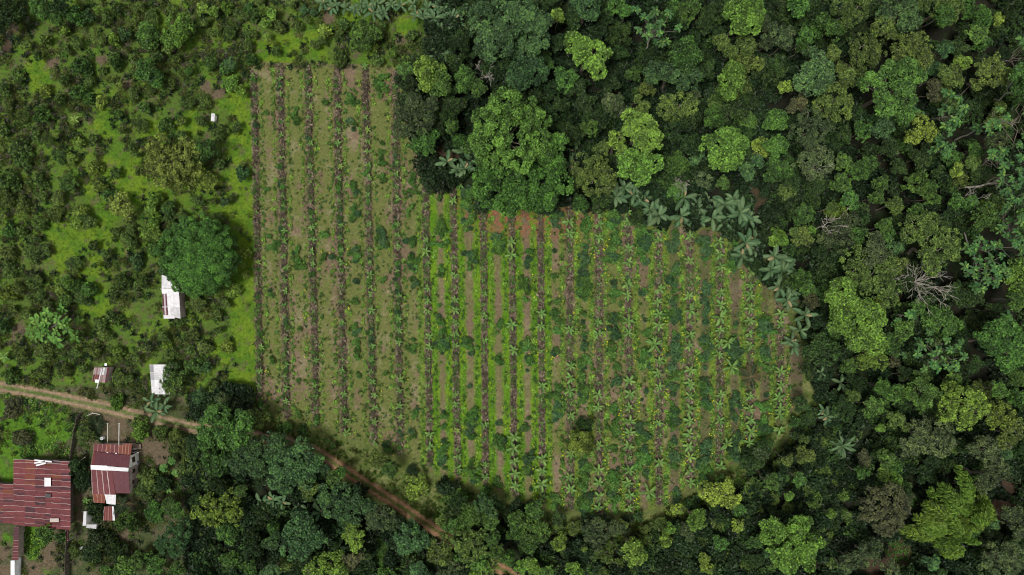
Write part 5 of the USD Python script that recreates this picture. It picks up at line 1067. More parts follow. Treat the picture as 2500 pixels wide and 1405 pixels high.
rowb('F', 5, [60, (170, 'b'), (250, 'l'), (325, 's')]); rowb('F', 6, [(20, 's'), (190, 's'), (270, 's'), (375, 'y'), 465]); rowb('F', 7, [90, 160, (270, 's'), (350, 'l'), (480, 's'), 540, (630, 'y')]); rowb('F', 8, [(60, 's'), (180, 's'), (310, 'y'), (410, 's'), 600, 690])
rowb('H', 9, [365, (455, 'b'), (560, 's'), (720, 's'), 965, 1150, (860, 's')]); rowb('H', 10, [(620, 's'), (700, 's'), (790, 's'), 885, 975, (1070, 's'), (1290, 's'), (400, 's'), (1160, 's')]); rowb('H', 11, [215, 300, 1000, (1085, 's'), 1270, 1355, (560, 's'), (800, 's'), (905, 's')])
rowb('H', 12, [150, 235, 330, (435, 's'), (540, 's'), (670, 's'), (850, 's'), 950, 1035, (1150, 's'), (1210, 's'), (1390, 's'), (770, 's')]); rowb('H', 13, [140, 220, (315, 's'), 410, 510, (590, 's'), 670, 750, (855, 's'), (940, 'b'), 1025, (1195, 's'), 1380, (1110, 's'), (1290, 's')])
rowb('H', 14, [280, 350, (440, 's'), (530, 's'), 705, 800, 890, 975, 1235, 1320]); rowb('H', 15, [320, (410, 's'), 500, (600, 's'), (660, 's'), 755, (860, 'b'), (950, 's'), 1040, 1120, (1205, 's'), 1300, 1390])
rowb('H', 16, [(360, 'b'), 450, 545, 730, 820, (910, 'b'), 1005, 1100, 1185, (640, 's')]); rowb('H', 17, [580, 680, 755, 850, 940, 1030, 1115, (1195, 's'), (1380, 's')])
rowb('I', 9, [395, (480, 'b'), 570, 660, 755, (200, 's')]); rowb('I', 10, [20, (120, 's'), (290, 's'), (440, 's'), 560, 640, (740, 'b'), 840]); rowb('I', 11, [60, 240, (150, 's'), 520, (590, 's'), 690, 780, (440, 's')]); rowb('I', 12, [90, 180, (270, 's'), (350, 's'), 455, 640, 730, 830, 910])
rowb('I', 13, [80, 180, 280, 365, 465, (545, 's'), 640, 730, 820, 915]); rowb('I', 14, [30, (130, 's'), (210, 's'), 295, (380, 's'), (470, 's'), 580, (690, 's'), (820, 's')]); rowb('I', 15, [20, 100, 195, 280, 370, 460, (545, 'l'), 640, 730]); rowb('I', 16, [85, 165, 275, (360, 's'), (535, 's'), 610]); rowb('I', 17, [95, 190, 270, (360, 'b'), 440])
rowb('K', 18, [960, (1090, 's'), (1200, 's'), 1310]); rowb('L', 18, [20, 110, 190, 240, 340])
SMALL = []
WORDS = {'small': 'small light green banana plant', 'young': 'young banana plant', 'lime': 'yellowish lime banana plant', 'big': 'larger spreading banana plant'}
for i, L in ROWB.items():
    for k, (py, kind) in enumerate(sorted(L)):
        rng = np.random.default_rng(i * 100 + k)
        if kind == 'small': SMALL.append((float(rowx(i, py)) + rng.normal() * 1.6, py)); continue
        end = f'{ORD[k]} from its top' if k < 12 else f'{ORD[len(L) - 1 - k]} from its foot'
        banana(float(rowx(i, py)) + rng.normal() * 1.6, py, kind, .60 if i < 6 else .74 if i < 9 else 1.0, label=f'{WORDS[kind]} in {ORD[i]} mulch row from left, {end}', group='bananas in the mulch rows')
x, y = zp('H', 1115, 1110); banana(x, y, 'clump', 1.1, label='bushy many leaved banana clump between right hand mulch rows, upper one')
x, y = zp('I', 1075, 800); banana(x, y, 'clump', 1.15, label='bushy many leaved banana clump near the lowest tip of the field')
x, y = zp('H', 1655, 1095); banana(x, y, 'big', 1.0, label='spreading banana between mulch rows left of the dying palms')
x, y = zp('I', 1645, 450); banana(x, y, 'big', 1.0, label='spreading banana between mulch rows near the lower right field edge')
x, y = zp('I', 1740, 490); banana(x, y, 'lime', .7, label='tiny lime banana standing alone near the lower right field edge')
x, y = zp('H', 1680, 1275); banana(x, y, 'clump', 1.1, label='drooping dark banana just left of the dying palm')
x, y = zp('L', 545, 460); banana(x, y, 'giant', 1.0, label='giant many leaved banana rosette right of the field\'s lower corner')
x, y = zp('A', 540, 870); banana(x, y, 'lime', .85, label='bright yellow banana plant standing in the left orchard')
x, y = zp('B', 25, 1205); banana(x, y, 'big', .8, label='banana plant cut by the left edge')
for reg, kind, pts, lk in (
    ('C', 'old', [(1085, 140, .75), (1135, 215, .85), (1185, 175, .75), (1150, 70, .6)], 'broad leaved banana'),
    ('C', 'young', [(1230, 770, 1.0), (620, 860, .7)], 'small banana'),
    ('D', 'young', [(1370, 1290, 1.25), (1490, 1310, 1.25), (1560, 1350, .8)], 'bright young banana'),
    ('D', 'old', [(560, 10, .75), (620, 40, .7), (655, 15, .8), (720, 45, .75), (790, 55, .8), (830, 20, .8), (885, 40, .8), (930, 85, .85), (1000, 80, .8), (960, 20, .8), (1060, 20, .75), (1130, 30, .75), (1220, 20, .75), (1245, 100, .7), (1290, 105, .8), (1320, 50, .8), (1370, 130, .9), (1400, 40, .8), (1440, 80, .8), (1480, 20, .75), (1500, 110, .9), (1540, 150, .9), (1425, 225, .9), (1385, 185, .75), (1430, 300, .8), (1470, 330, .85), (1395, 350, .75), (1390, 400, .8), (1450, 385, .8), (1550, 60, .7)], 'dark banana'),
    ('D', 'old', [(1470, 1180, 1.0), (1590, 1110, 1.0), (1600, 1230, .9), (1540, 1240, .8), (1640, 1170, .8)], 'dark banana'),
    ('G', 'old', [(540, 1110, 1.0), (500, 1200, .9), (900, 1370, .95), (580, 1150, .8)], 'dark shaded banana'),
    ('H', 'old', [(830, 30, .95), (960, 20, .9), (1030, 50, .9), (1080, 130, 1.0), (1145, 170, 1.05), (1310, 175, 1.0), (1330, 40, .95), (1420, 120, .95), (1430, 190, .95), (1530, 190, 1.05), (1620, 90, 1.1), (1690, 60, 1.0), (1620, 220, .95), (1735, 150, 1.1), (1810, 190, 1.0), (1560, 110, .9), (1775, 370, 1.1), (1755, 465, .85), (1845, 340, 1.0), (1850, 420, 1.0), (1500, 60, .8), (1780, 90, .9)], 'dark upper edge banana'),
    ('K', 'old', [(40, 470, 1.0), (110, 490, 1.05), (20, 560, 1.0), (100, 570, 1.0), (160, 540, .95), (80, 690, .95), (140, 790, 1.0), (270, 900, 1.0), (240, 1010, .9), (180, 1090, .8), (180, 720, .7), (200, 1130, .7), (560, 540 - 60, .01)], 'dark right edge banana'),
    ('K', 'old', [(400, 560, .7), (400, 1320, .7), (470, 60, .01)], 'dark shaded banana'),
    ('L', 'old', [(440, 250, .8), (540, 5, .8), (420, 210, .7)], 'dark low banana'),
    ('F', 'old', [(115, 880, 1.0), (260, 880, .95), (385, 880, .95), (510, 860, .95), (540, 950, .9), (680, 1195, 1.1), (190, 860, .8), (1095, 1225, .6), (590, 1040, .5)], 'dark banana'),
    ('K', 'young', [(95, 890, 1.0)], 'young banana')):
    for (zx, zy, sc) in pts:
        if sc < .1: continue
        if reg in 'HK' and kind == 'old': sc *= 1.12
        x, y = zp(reg, zx, zy); banana(x, y, kind, sc, look=lk)

# ------------------------------------------------------------------ crop bushes in the strips between the mulch rows
def bush_proto(mat, seed, R=.8, leaf=.34, n=1.0):
    rng = np.random.default_rng(seed); p = proto('bush'); t = dict(sub=.26, leaf=leaf, dens=12 * n, fz=.7, up=.9)
    cs = [(rng.normal() * .34 * R, rng.normal() * .42 * R, .5 + rng.normal() * .1, R * rng.uniform(.28, .5)) for _ in range(6)]
    V, F, T = crown(cs, t, rng); part(p, 'foliage', (V, F), mat, tint=T)
    part(p, 'stem', tube([[0, 0, -.1], [.02, 0, .25], [0, .02, .55]], [.04, .03, .02], 5), M_STEM)
    return p
BUSH = [bush_proto(M_BUSH, s) for s in range(5)] + [bush_proto(M_BUSHB, 10 + s) for s in range(4)]
rng = np.random.default_rng(303)
spots = []
for i in range(len(ROWS) - 1):
    t0, b0 = max(ROWSPAN[i][0], ROWSPAN[i + 1][0] - 60), max(ROWSPAN[i][1], ROWSPAN[i + 1][1])
    blue = .2 if i < 14 else .65
    for y in np.arange(max(t0, 172), b0, 9.0):
        xm = (rowx(i, y) + rowx(i + 1, y)) / 2
        nn = float(meshkit.fbm(np.array([i * 5.3, y / 42.0, 0.5]), 3, 5)); th = .57 - .05 * (i > 5) - .05 * (i > 10) + (.07 if i < 3 else 0)
        if i in (7, 8, 9) and 700 < y < 1010: th += .05
        if nn > th and rng.random() < .9:
            r = np.clip((nn - th) * 6 + rng.uniform(.45, .75), .4, 1.25); spots.append((xm + rng.normal() * 4.0, y + rng.normal() * 2, r, rng.random() < blue, i))
            if nn > th + .10 and rng.random() < .5: spots.append((xm + rng.choice([-1, 1]) * rng.uniform(9, 14), y + 4, r * .75, False, i))
for i in range(len(ROWS)):                                                # and a few in the mulch rows
    for y in np.arange(ROWSPAN[i][0] + 8, ROWSPAN[i][1] - 6, 10.0):
        nn = float(meshkit.fbm(np.array([i * 7.1 + 50, y / 30.0, 0.5]), 3, 9))
        if nn > (.56 if i < 8 else .62): spots.append((float(rowx(i, y)) + rng.normal() * 2.5, y, rng.uniform(.35, .75) * (1.15 if i < 6 else .8), rng.random() < .35, -1 - i))
spots += [(*zp('E', a, b), r, c, g) for a, b, r, c, g in ((170, 320, 1.1, 0, 0), (190, 390, 1.4, 0, 0), (240, 380, 1.0, 0, 0), (570, 310, 1.4, 0, 2), (575, 470, 1.2, 0, 2), (630, 470, .9, 0, 2), (380, 420, 1.2, 0, 1), (385, 500, 1.0, 0, 1), (190, 1230, 1.3, 0, 0), (800, 800, 1.0, 0, 3), (1010, 640, 1.2, 0, 4), (1415, 380, 1.2, 0, 6), (1620, 1070, 1.2, 0, 7), (1190, 130, 1.1, 0, 5), (820, 1340, 1.1, 0, 3), (1020, 1320, 1.1, 0, 4))]
spots += [(*zp('H', a, b), r, c, g) for a, b, r, c, g in ((400, 800, 1.3, 0, 10), (395, 870, 1.3, 0, 10), (400, 940, 1.3, 0, 10), (400, 1010, 1.2, 0, 10), (600, 1130, 1.2, 1, 11), (575, 1345, 1.5, 0, 11), (835, 930, 1.4, 0, 12), (830, 1040, 1.4, 1, 12), (830, 1270, 1.3, 0, 12), (825, 1390, 1.3, 1, 12), (1490, 880, 1.2, 1, 15))]
spots += [(*zp('I', a, b), r, c, g) for a, b, r, c, g in ((180, 320, 1.2, 0, 9), (190, 560, 1.2, 1, 9), (600, 690, 1.3, 0, 11), (610, 760, 1.3, 0, 11), (820, 200, 1.3, 0, 12), (840, 270, 1.3, 0, 12), (830, 700, 1.3, 0, 12), (600, 580, 1.2, 1, 11), (400, 40, 1.1, 0, 10), (580, 30, 1.3, 0, 11))]
spots.sort(key=lambda s: -s[2])
spots = [s for s in spots if FPOLY.buffer(4).contains(Point(s[0], s[1]))]
INDIV, REST = spots[:290], spots[290:]
by = {}
for s in INDIV: by.setdefault(s[4], []).append(s)
for g_, L in by.items():
    L.sort(key=lambda s: s[1])
    for k, (x, y, r, bl, _) in enumerate(L):
        p = at(x, y, .5); sz = r / .95 * (.82 if 0 <= g_ < 6 else 1)
        where = f'in strip right of {ORD[g_]} mulch row' if g_ >= 0 else f'on {ORD[-1 - g_]} mulch row itself'
        n_ = ORD[k] if k < len(ORD) else 'last'
        place(BUSH[(5 + rng.integers(0, 4)) if bl else rng.integers(0, 5)], 'crop_bush', 'bush', (p[0], p[1], 0), rng.uniform(0, 6.28), (sz * rng.uniform(.8, 1.05), sz * rng.uniform(.95, 1.25), sz * rng.uniform(.7, 1.1)),
              label=f"{'bluish' if bl else 'mid green'} leafy bush {where}, {n_} from top", group='crop bushes between the mulch rows')

# ------------------------------------------------------------------ gaps between the listed crowns
cov = np.zeros((141 + 12, 250 + 12), bool)                             # 10 px cells with a margin of 60 px
cyy, cxx = np.mgrid[-60:1470:10, -60:2560:10] + 5.0
cov = np.zeros(cxx.shape, bool)
for (x, y, r) in COVER: cov |= np.hypot(cxx - x, cyy - y) < r * .85
fieldm = inside(cxx, cyy, [(x + (x - 1280) * .012, y + (y - 700) * .012) for x, y in FIELD])
orchm = ((cxx < 615) & (cyy < 955)) | ((cxx < 1030) & (cyy < 158))
yardm = (cxx < 475) & (cyy >= 955)
trackd = seg_dist(cxx, cyy, TRACK)[0]
verge = Polygon([(560, 1040), (770, 1080), (1100, 1180), (1180, 1200), (1150, 1260), (1080, 1300), (760, 1110)])
vm = inside(cxx, cyy, list(verge.exterior.coords)[:-1])
lowm = np.hypot((cxx - 960) / 1.6, cyy - 1345) < 62
BUILT = [(-60, 1105, 182, 1330), (20, 1280, 60, 1410), (212, 1070, 345, 1240), (248, 1232, 286, 1276), (198, 1244, 240, 1296), (388, 640, 448, 785), (220, 880, 275, 945), (360, 885, 420, 968), (508, 270, 532, 302), (245, 1010, 320, 1075)]
builtm = np.zeros(cxx.shape, bool)
for a, b, c_, d_ in BUILT: builtm |= (cxx > a) & (cxx < c_) & (cyy > b) & (cyy < d_)
lawnm = blobs(cxx, cyy, LAWN, 5) > .25
yl = (blobs(cxx, cyy, YARDL, 8) > .2) | (blobs(cxx, cyy, BARE, 11) > .3) | (blobs(cxx, cyy, RED, 12) > .3)
free = ~fieldm & ~builtm & (trackd > 34) & ~vm & ~lowm & ~yl
strip_ = (cxx > 548) & (cxx < 625) & (cyy > 160) & (cyy < 960)
rng = np.random.default_rng(909)
order = rng.permutation(cxx.size)
nf = no = 0
for j in order:
    x, y = cxx.flat[j] + rng.uniform(-5, 5), cyy.flat[j] + rng.uniform(-5, 5)
    if cov.flat[j] or not free.flat[j] or strip_.flat[j]: continue
    if orchm.flat[j] or yardm.flat[j]:
        if lawnm.flat[j] or no > 12: continue
        r = rng.uniform(11, 20); ty = rng.choice(['s', 's', 's', 'd', 'o', 'g', 'w', 'y', 'k'], p=[.22, .14, .12, .15, .13, .12, .04, .04, .04])
        if np.hypot(x - 1000, y - 100) < 70: continue
        plant(ty, rng.uniform(1.4, 2.6), [(x, y, r)]); no += 1
    else:
        if nf > 330: continue
        low_ = (y > 1180 and 1180 < x < 1900) or (y > 1000 and 1880 < x < 2100)
        r = rng.uniform(11, 19) if low_ else rng.uniform(17, 30); ty = rng.choice(['d', 'd', 'g', 'o', 'k', 'b', 'y'], p=[.46, .2, .13, .09, .06, .05, .01])
        if x > 2050 and y < 950 and rng.random() < .25: continue
        plant(ty, rng.uniform(2.0, 3.8) if low_ else rng.uniform(3.5, 6.5), [(x, y, r)], name='understory_tree', cat='shrub' if low_ else 'tree'); nf += 1
    cov |= np.hypot(cxx - x, cyy - y) < r * .95

# ------------------------------------------------------------------ what nobody could count
def tuft(mat, n, L, R, seed, aspect=.3, up=.8):
    rng = np.random.default_rng(seed); a = rng.uniform(0, 6.28, n); d = np.column_stack([np.cos(a), np.sin(a), rng.uniform(.2, up, n)])
    P = d * R * rng.uniform(.3, 1, n)[:, None] * [1, 1, .8] + [0, 0, .06]
    V, F = leaves(P, np.tile([0, 0, 1.], (n, 1)) + rng.normal(size=(n, 3)) * .4, L, rng, aspect=aspect, axis=d + rng.normal(size=d.shape) * .3)
    return V, F, np.repeat(np.clip(.5 + rng.normal(size=n) * .2, 0, 1), 4)
def scatter(name, cat, label, protos, pts, scl, rng, flat=True):
    """pts: (n, 3) world points"""
    pi = UsdGeom.PointInstancer.Define(stage, numbered('/World', name)); path = pi.GetPath().pathString
    setdata(pi.GetPrim(), kind='stuff', label=label, category=cat)
    UsdGeom.Scope.Define(stage, path + '/kinds'); tg = []
    for (V, F, T), mat, nm in protos:
        m = part(path + '/kinds', nm, (V, F), mat, tint=T); tg.append(m.GetPath())
    n = len(pts); pi.CreatePrototypesRel().SetTargets(tg)
    pi.CreatePositionsAttr(Vt.Vec3fArray.FromNumpy(np.asarray(pts, np.float32))); pi.CreateProtoIndicesAttr(Vt.IntArray.FromNumpy(rng.integers(0, len(protos), n).astype(np.int32)))
    a = rng.uniform(0, 6.28, n); pi.CreateOrientationsAttr(Vt.QuathArray([Gf.Quath(math.cos(k / 2), 0, 0, math.sin(k / 2)) for k in a]))
    s = np.broadcast_to(scl, (n,)) if np.ndim(scl) < 2 else scl
    pi.CreateScalesAttr(Vt.Vec3fArray.FromNumpy(np.ascontiguousarray(np.repeat(np.asarray(s)[:, None], 3, 1) if np.ndim(s) == 1 else s, dtype=np.float32)))
def world(x, y, z=0.02): return np.column_stack([(x - 1250) / S, (702.5 - y) / S, np.full(len(x), z) if np.ndim(z) == 0 else z])
rng = np.random.default_rng(515)
# rest of the bushes
bp = []
for s in range(3):
    r2 = np.random.default_rng(600 + s); cs = [(r2.normal() * .2, r2.normal() * .22, .4, .8 * r2.uniform(.4, .6)) for _ in range(4)]
    V, F, T = crown(cs, dict(sub=.26, leaf=.33, dens=12, fz=.7, up=.9), r2); bp.append(((V, F, T), M_BUSHB if s == 2 else M_BUSH, 'low_bush'))
A = np.array([(s[0], s[1], s[2]) for s in REST]); scatter('low_crop_plants', 'crop plants', 'small leafy crop plants filling the strips between larger bushes', bp, world(A[:, 0], A[:, 1], 0.0), A[:, 2] / .95, rng)
A = np.array(SMALL); bp = []
for s in range(4):
    r2 = np.random.default_rng(650 + s); ph = r2.uniform(0, 6); ms = [banana_leaf(.62 * r2.uniform(.7, 1.1), .23, ph + k * 1.6 + r2.normal() * .3, r2.uniform(.3, .9), 1.0, r2, 6) for k in range(4 + s % 2)]
    V, F, T = cat_mesh(ms); bp.append(((V + [0, 0, .3], F, T), M_BANY, 'small_banana'))
scatter('small_banana_plants', 'banana plants', 'smallest light green banana plants set in the mulch rows between larger ones', bp, world(A[:, 0], A[:, 1], .15), rng.uniform(.7, 1.15, len(A)), rng)
# sprouts and flowers beside the mulch rows
sx, sy, fx, fy = [], [], [], []
for i in range(len(ROWS)):
    for sd in (-1, 1):
        j = i + sd
        if j < 0: continue
        t0, b0 = ROWSPAN[i]
        y = t0 + 4
        while y < b0:
            y += rng.uniform(3, 8) if i > 5 else rng.uniform(3, 9)
            nn = float(meshkit.fbm(np.array([i * 3.7 + sd, y / 60.0, 7.7]), 3, 3))
            if nn < (.36 if i > 5 else .38): continue
            x = float(rowx(i, y)) + sd * (18 + rng.normal() * 3.2)
            sx.append(x); sy.append(y)
            if i > 10 and nn > .47:
                for _ in range(rng.integers(0, 2)): sx.append(x + rng.normal() * 5); sy.append(y + rng.normal() * 4)
            if (i > 9 and nn > .52 and rng.random() < .25) or rng.random() < .02:
                for _ in range(rng.integers(1, 4)): fx.append(x + rng.normal() * 5); fy.append(y + rng.normal() * 4)
sx, sy, fx, fy = map(np.array, (sx, sy, fx, fy))
def ins(x, y, b=2): return np.array([FPOLY.buffer(b).contains(Point(a, c)) for a, c in zip(x, y)])
k = ins(sx, sy); sx, sy = sx[k], sy[k]; k = ins(fx, fy); fx, fy = fx[k], fy[k]
scatter('bean_sprouts', 'seedlings', 'rows of small bright green seedlings on both sides of the mulch rows', [(tuft(M_SPROUT, 9, .30, .26, 1, .7, .9), M_SPROUT, 'sprout'), (tuft(M_SPROUT, 13, .34, .36, 2, .7, .9), M_SPROUT, 'sprout'), (tuft(M_SPROUT, 6, .26, .18, 3, .75, .9), M_SPROUT, 'sprout'), (tuft(M_SPROUT, 11, .34, .34, 4, .7, .9), M_WEED, 'sprout'), (tuft(M_SPROUT, 11, .32, .30, 6, .7, .9), M_BUSH, 'sprout')], world(sx, sy, .05), rng.uniform(.55, 1.35, len(sx)) * np.where(sx > 1300, 1.15, .9), rng)
fl = [(tuft(M_FLOWER, 3, .14, .16, 5, .9, .5), M_FLOWER, 'flower_head'), (tuft(M_FLOWER, 2, .18, .1, 6, .9, .5), M_FLOWER, 'flower_head')]
scatter('yellow_flowers', 'flowers', 'tiny yellow flowers scattered among the right hand crop rows', fl, world(fx, fy, .62), rng.uniform(.6, 1.2, len(fx)), rng)
# weeds of the field, denser to the right and in patches
def rand_in(n, x0, x1, y0, y1, f):
    x, y = rng.uniform(x0, x1, n), rng.uniform(y0, y1, n); k = rng.random(n) < f(x, y); return x[k], y[k]
inF = lambda x, y: inside(x, y, FIELD)
x, y = rand_in(34000, 612, 1960, 150, 1270, lambda x, y: inF(x, y) * (.10 + .55 * sm(fb(x, y, 46, 61), .44, .68) + .3 * sm(y, 900, 1020) * (x < 1050)) * (.55 + .6 * sm(x, 1330, 1600) - .48 * ((x > 1050) & (x < 1340))))
scatter('field_weeds', 'weeds', 'low mixed weeds over the crop field soil', [(tuft(M_WEED, 9, .30, .26, 11, .5), M_WEED, 'weed'), (tuft(M_WEED, 12, .34, .34, 12, .45), M_WEED, 'weed'), (tuft(M_WEEDO, 10, .34, .28, 13, .2, 1.2), M_WEEDO, 'weed'), (tuft(M_BUSHB, 9, .28, .24, 14, .6), M_BUSHB, 'weed')], world(x, y), rng.uniform(.35, 1.15, len(x)), rng)
mx_, my_, mz_ = [], [], []
for i in range(len(ROWS)):
    t0, b0 = ROWSPAN[i]; n = int((b0 - t0) * .55); y = rng.uniform(t0, b0, n); k = rng.random(n) < sm(fb(y, y * 0 + i * 91, 22, 69), .38, .62); y = y[k]; o = rng.normal(size=len(y)) * 4.0
    mx_.append(rowx(i, y) + o); my_.append(y); mz_.append(np.interp(np.abs(o), [0, 3, 6, 8], [.25, .22, .12, .03]))
mx_, my_, mz_ = map(np.concatenate, (mx_, my_, mz_))
scatter('mulch_row_weeds', 'weeds', 'small green plants sprouting out of the dark mulch rows', [(tuft(M_WEED, 8, .30, .28, 51, .6), M_WEED, 'weed'), (tuft(M_BUSH, 9, .28, .28, 52, .6), M_BUSH, 'weed'), (tuft(M_BANY, 5, .42, .26, 53, .6, .5), M_BANY, 'weed')], world(mx_, my_, mz_), rng.uniform(.5, 1.2, len(mx_)), rng)
# litter on the mulch rows
lx, ly, lz = [], [], []
for i in range(len(ROWS)):
    t0, b0 = ROWSPAN[i]; n = int((b0 - t0) * .95); y = rng.uniform(t0, b0, n); o = np.clip(rng.normal(size=n) * 4.2, -11, 11)
    lx.append(rowx(i, y) + o * .75); ly.append(y); lz.append(np.interp(np.abs(o), [0, 3, 6, 8, 11], [.33, .30, .22, .12, .05]))
lx, ly, lz = map(np.concatenate, (lx, ly, lz))
lit = []
for s in range(4):
    r2 = np.random.default_rng(80 + s); a = r2.uniform(0, 3.14, 3); P = r2.normal(size=(3, 3)) * [.25, .25, .03]
    V, F = leaves(P, np.tile([0, 0, 1.], (3, 1)) + r2.normal(size=(3, 3)) * .3, .62, r2, aspect=.26 if s < 3 else .5); lit.append(((V, F, None), M_LITTER, 'dry_leaf'))
scatter('mulch_litter', 'leaf litter', 'dry brown and tan banana leaf litter on the mulch rows', lit, world(lx, ly, lz), rng.uniform(.5, 1.3, len(lx)), rng)
# orchard and yard ground cover
def weedy(x, y):
    o = ((x < 612) & (y < 960)) | ((x < 1040) & (y < 165)) | ((x < 480) & (y >= 960))
    bl = np.zeros(x.shape, bool)
    for a, b, c_, d_ in BUILT: bl |= (x > a + 4) & (x < c_ - 4) & (y > b + 4) & (y < d_ - 4)
    lw = blobs(x, y, LAWN, 5); bare = np.maximum(blobs(x, y, BARE, 11), blobs(x, y, YARDL, 8) * .75)
    return o * ~bl * (1 - .97 * lw) * (1 - .9 * bare) * (.12 + .88 * sm(fb(x, y, 36, 66), .40, .62)) * (seg_dist(x, y, TRACK)[0] > 16)
x, y = rand_in(42000, -70, 1040, -40, 1420, weedy)
scatter('orchard_weeds', 'weeds', 'rough weeds and low growth covering the orchard floor on the left', [(tuft(M_WEED, 14, .42, .45, 21, .45), M_WEED, 'weed'), (tuft(M_WEEDO, 16, .46, .48, 22, .2, 1.3), M_WEEDO, 'weed'), (tuft(M_WEEDO, 12, .40, .40, 23, .35, 1.0), M_WEEDO, 'weed'), (tuft(M_UNDER, 16, .42, .5, 24, .55), M_UNDER, 'weed'), (tuft(M_TWIG, 6, .7, .4, 25, .08, .8), M_TWIG, 'dry_stalk')], world(x, y), rng.uniform(.5, 1.5, len(x)), rng)
x, y = rand_in(16000, -70, 640, 150, 1420, lambda x, y: np.maximum(blobs(x, y, LAWN, 5), blobs(x, y, YARDL, 8)) * .8 * (seg_dist(x, y, TRACK)[0] > 15) * ((x > 180) | (y < 1118) | (y > 1296)) * ~((x > 612) & (y > 165)))
scatter('lawn_tufts', 'grass', 'short bright grass tufts on the orchard and yard lawns', [(tuft(M_SPROUT, 10, .22, .30, 31, .25, .6), M_WEED, 'tuft'), (tuft(M_SPROUT, 7, .20, .25, 32, .3, .6), M_SPROUT, 'tuft')], world(x, y, .01), rng.uniform(.4, 1.0, len(x)), rng)
# leafy yard weeds, bright
x, y = rand_in(3000, -40, 260, 945, 1390, lambda x, y: (blobs(x, y, [(75, 985, 55), (110, 1005, 40), (50, 975, 50), (150, 1000, 22), (185, 1050, 25), (70, 1080, 40), (150, 1100, 40), (25, 1150, 30), (70, 1315, 28), (85, 1340, 26), (25, 1310, 12), (110, 1310, 20)], 14)) * ((x > 182) | (y < 1115) | ((y > 1296) & (x > 48))) * (seg_dist(x, y, TRACK)[0] > 15))
scatter('yard_weeds', 'weeds', 'bright leafy weeds around the rusty roofed building', [(tuft(M_BUSH, 12, .36, .40, 35, .7, .9), M_SPROUT, 'weed'), (tuft(M_BUSH, 12, .36, .40, 36, .7, .9), M_BUSH, 'weed')], world(x, y), rng.uniform(.5, 1.3, len(x)), rng)
# rough grass along the track and lower edge of the field
lowpoly = [(500, 1030), (640, 1020), (860, 1085), (1090, 1185), (1250, 1235), (1480, 1285), (1610, 1255), (1800, 1140), (1950, 1010), (1990, 960), (2050, 1000), (1900, 1130), (1700, 1260), (1560, 1340), (1250, 1290), (1130, 1290), (1080, 1300), (780, 1120)]
x, y = rand_in(22000, 500, 2060, 950, 1345, lambda x, y: inside(x, y, lowpoly) * (seg_dist(x, y, TRACK)[0] > 14) * (.25 + .75 * sm(fb(x, y, 22, 67), .4, .6)))
scatter('rough_grass', 'grass', 'rough yellowish grass between dirt track and the lower field edge', [(tuft(M_WEEDO, 16, .50, .45, 41, .14, 1.3), M_WEEDO, 'grass_tuft'), (tuft(M_WEED, 12, .40, .40, 42, .3), M_WEED, 'grass_tuft'), (tuft(M_WEEDO, 12, .5, .4, 43, .12, 1.4), M_SPROUT, 'grass_tuft')], world(x, y), rng.uniform(.4, 1.1, len(x)), rng)
# low leafy cover at the bottom
x, y = rand_in(9000, 700, 2250, 1230, 1420, lambda x, y: np.clip(sm(-np.hypot((x - 960) / 1.75, y - 1345), -78, -55) + sm(-np.hypot((x - 2200) / 1.5, y - 1335), -42, -25), 0, 1) * (seg_dist(x, y, TRACK)[0] > 20) * (np.sin(y / 3.0 + x / 40) > -.75))
scatter('leafy_ground_cover', 'ground cover', 'dark leafy ground cover below the track at the bottom', [(tuft(M_WEED, 12, .34, .36, 45, .6, .9), M_BUSH, 'cover_plant'), (tuft(M_WEED, 12, .34, .36, 46, .6, .9), M_WEED, 'cover_plant')], world(x, y), rng.uniform(.5, 1.3, len(x)), rng)
# undergrowth of the forest
def forest(x, y):
    o = ((x < 640) & (y < 960)) | ((x < 1050) & (y < 165)) | ((x < 480) & (y >= 960))
    return ~o & ~inside(x, y, [(a + (a - 1280) * .02, b + (b - 700) * .02) for a, b in FIELD]) & (seg_dist(x, y, TRACK)[0] > 30) & ~inside(x, y, lowpoly) & (blobs(x, y, RED, 12) < .3)
x, y = rand_in(11000, -120, 2640, -110, 1510, lambda x, y: forest(x, y) * (.35 + .65 * sm(fb(x, y, 50, 68), .4, .6)) * (1 - .6 * ((x > 2080) & (y < 1000))))
up = []
for s in range(4):
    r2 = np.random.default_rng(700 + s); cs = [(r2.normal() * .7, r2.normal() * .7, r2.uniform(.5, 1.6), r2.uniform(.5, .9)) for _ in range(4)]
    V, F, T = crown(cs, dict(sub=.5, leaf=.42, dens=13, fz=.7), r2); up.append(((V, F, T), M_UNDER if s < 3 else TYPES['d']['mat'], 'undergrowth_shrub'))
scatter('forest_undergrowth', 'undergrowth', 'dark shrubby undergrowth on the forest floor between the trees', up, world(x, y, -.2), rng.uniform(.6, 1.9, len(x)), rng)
setdata(sky.GetPrim(), kind='structure', label='bright overcast sky', category='sky')

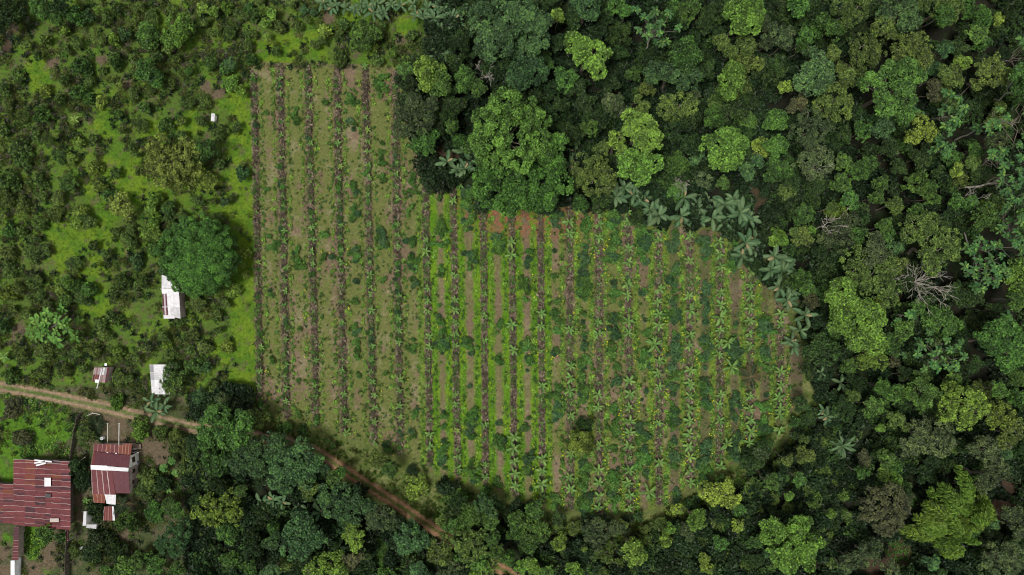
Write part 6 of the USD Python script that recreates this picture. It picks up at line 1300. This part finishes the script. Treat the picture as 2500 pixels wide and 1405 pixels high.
# ------------------------------------------------------------------ labels that say which one
LM = [('the dome tree', 490, 625), ('the long white shed', 417, 720), ('the tiny white roof', 520, 287), ('the red roofed house', 270, 1150), ('the rusty roofed building', 90, 1210), ('the patched shed', 245, 915), ('the white hut', 385, 925), ('the yellow banana plant', 180, 290), ('the large olive orchard tree', 440, 400),
      ('the field\'s top left corner', 615, 160), ('the tallest lime tree', 1250, 320), ('the bare dead tree', 2215, 690), ('the bamboo clump', 2300, 1265), ('the grey brown rounded tree', 2160, 1245), ('the giant banana rosette', 2055, 1088), ('the red track rut', 900, 1175), ('the twin lime crowns', 1558, 360), ('the longest pale trunk', 2380, 455),
      ('the large right lime tree', 2085, 810), ('the top right corner', 2490, 10), ('the bottom right corner', 2490, 1395), ('the top left corner', 10, 10), ('the top banana clump', 960, 25), ('the largest bluish tree', 715, 1140), ('the bottom edge lime tree', 1940, 1325), ('the yellow leaved crop tree', 1412, 1082), ('the field\'s lowest tip', 1480, 1275),
      ('the round lime topped tree', 1045, 180), ('the lobed upper right tree', 2190, 220), ('the top edge lime tree', 1835, 40), ('the slanting lime tree', 1435, 135), ('the corner banana grove', 1750, 515), ('the track end', 1075, 1295), ('the bottom left corner', 10, 1400), ('the large leaved left tree', 122, 800), ('the yellow green right tree', 2350, 975)]
def direction(dx, dy):
    if math.hypot(dx, dy) < 12: return 'right at'
    a = math.degrees(math.atan2(-dy, dx)) % 360
    return ['right of', 'upper right of', 'above', 'upper left of', 'left of', 'lower left of', 'below', 'lower right of'][int(((a + 22.5) % 360) // 45)]
groups = {}
for pr, look, (px, py) in PENDING:
    d = [(math.hypot(px - x, py - y), n, x, y) for n, x, y in LM]; dd, n, x, y = min(d)
    key = (look, direction(px - x, py - y), n); groups.setdefault(key, []).append((dd, pr))
for (look, di, n), L in groups.items():
    L.sort(key=lambda k: k[0])
    for k, (dd, pr) in enumerate(L):
        w = ' '.join(f'{look} {di} {n}'.split()[:13])
        if len(L) > 1: w += f', {"nearest" if k == 0 else "farthest" if k == len(L) - 1 and k < 12 else ORD[k] + " nearest"} to it'
        setdata(pr, label=' '.join(w.split()[:16]) if not w.endswith('to it') or len(w.split()) <= 16 else ' '.join(w.split()[:-2][:16]))
print('trees', len(COVER), 'fills', no, nf, 'pending', len(PENDING), 'bushes', len(spots))
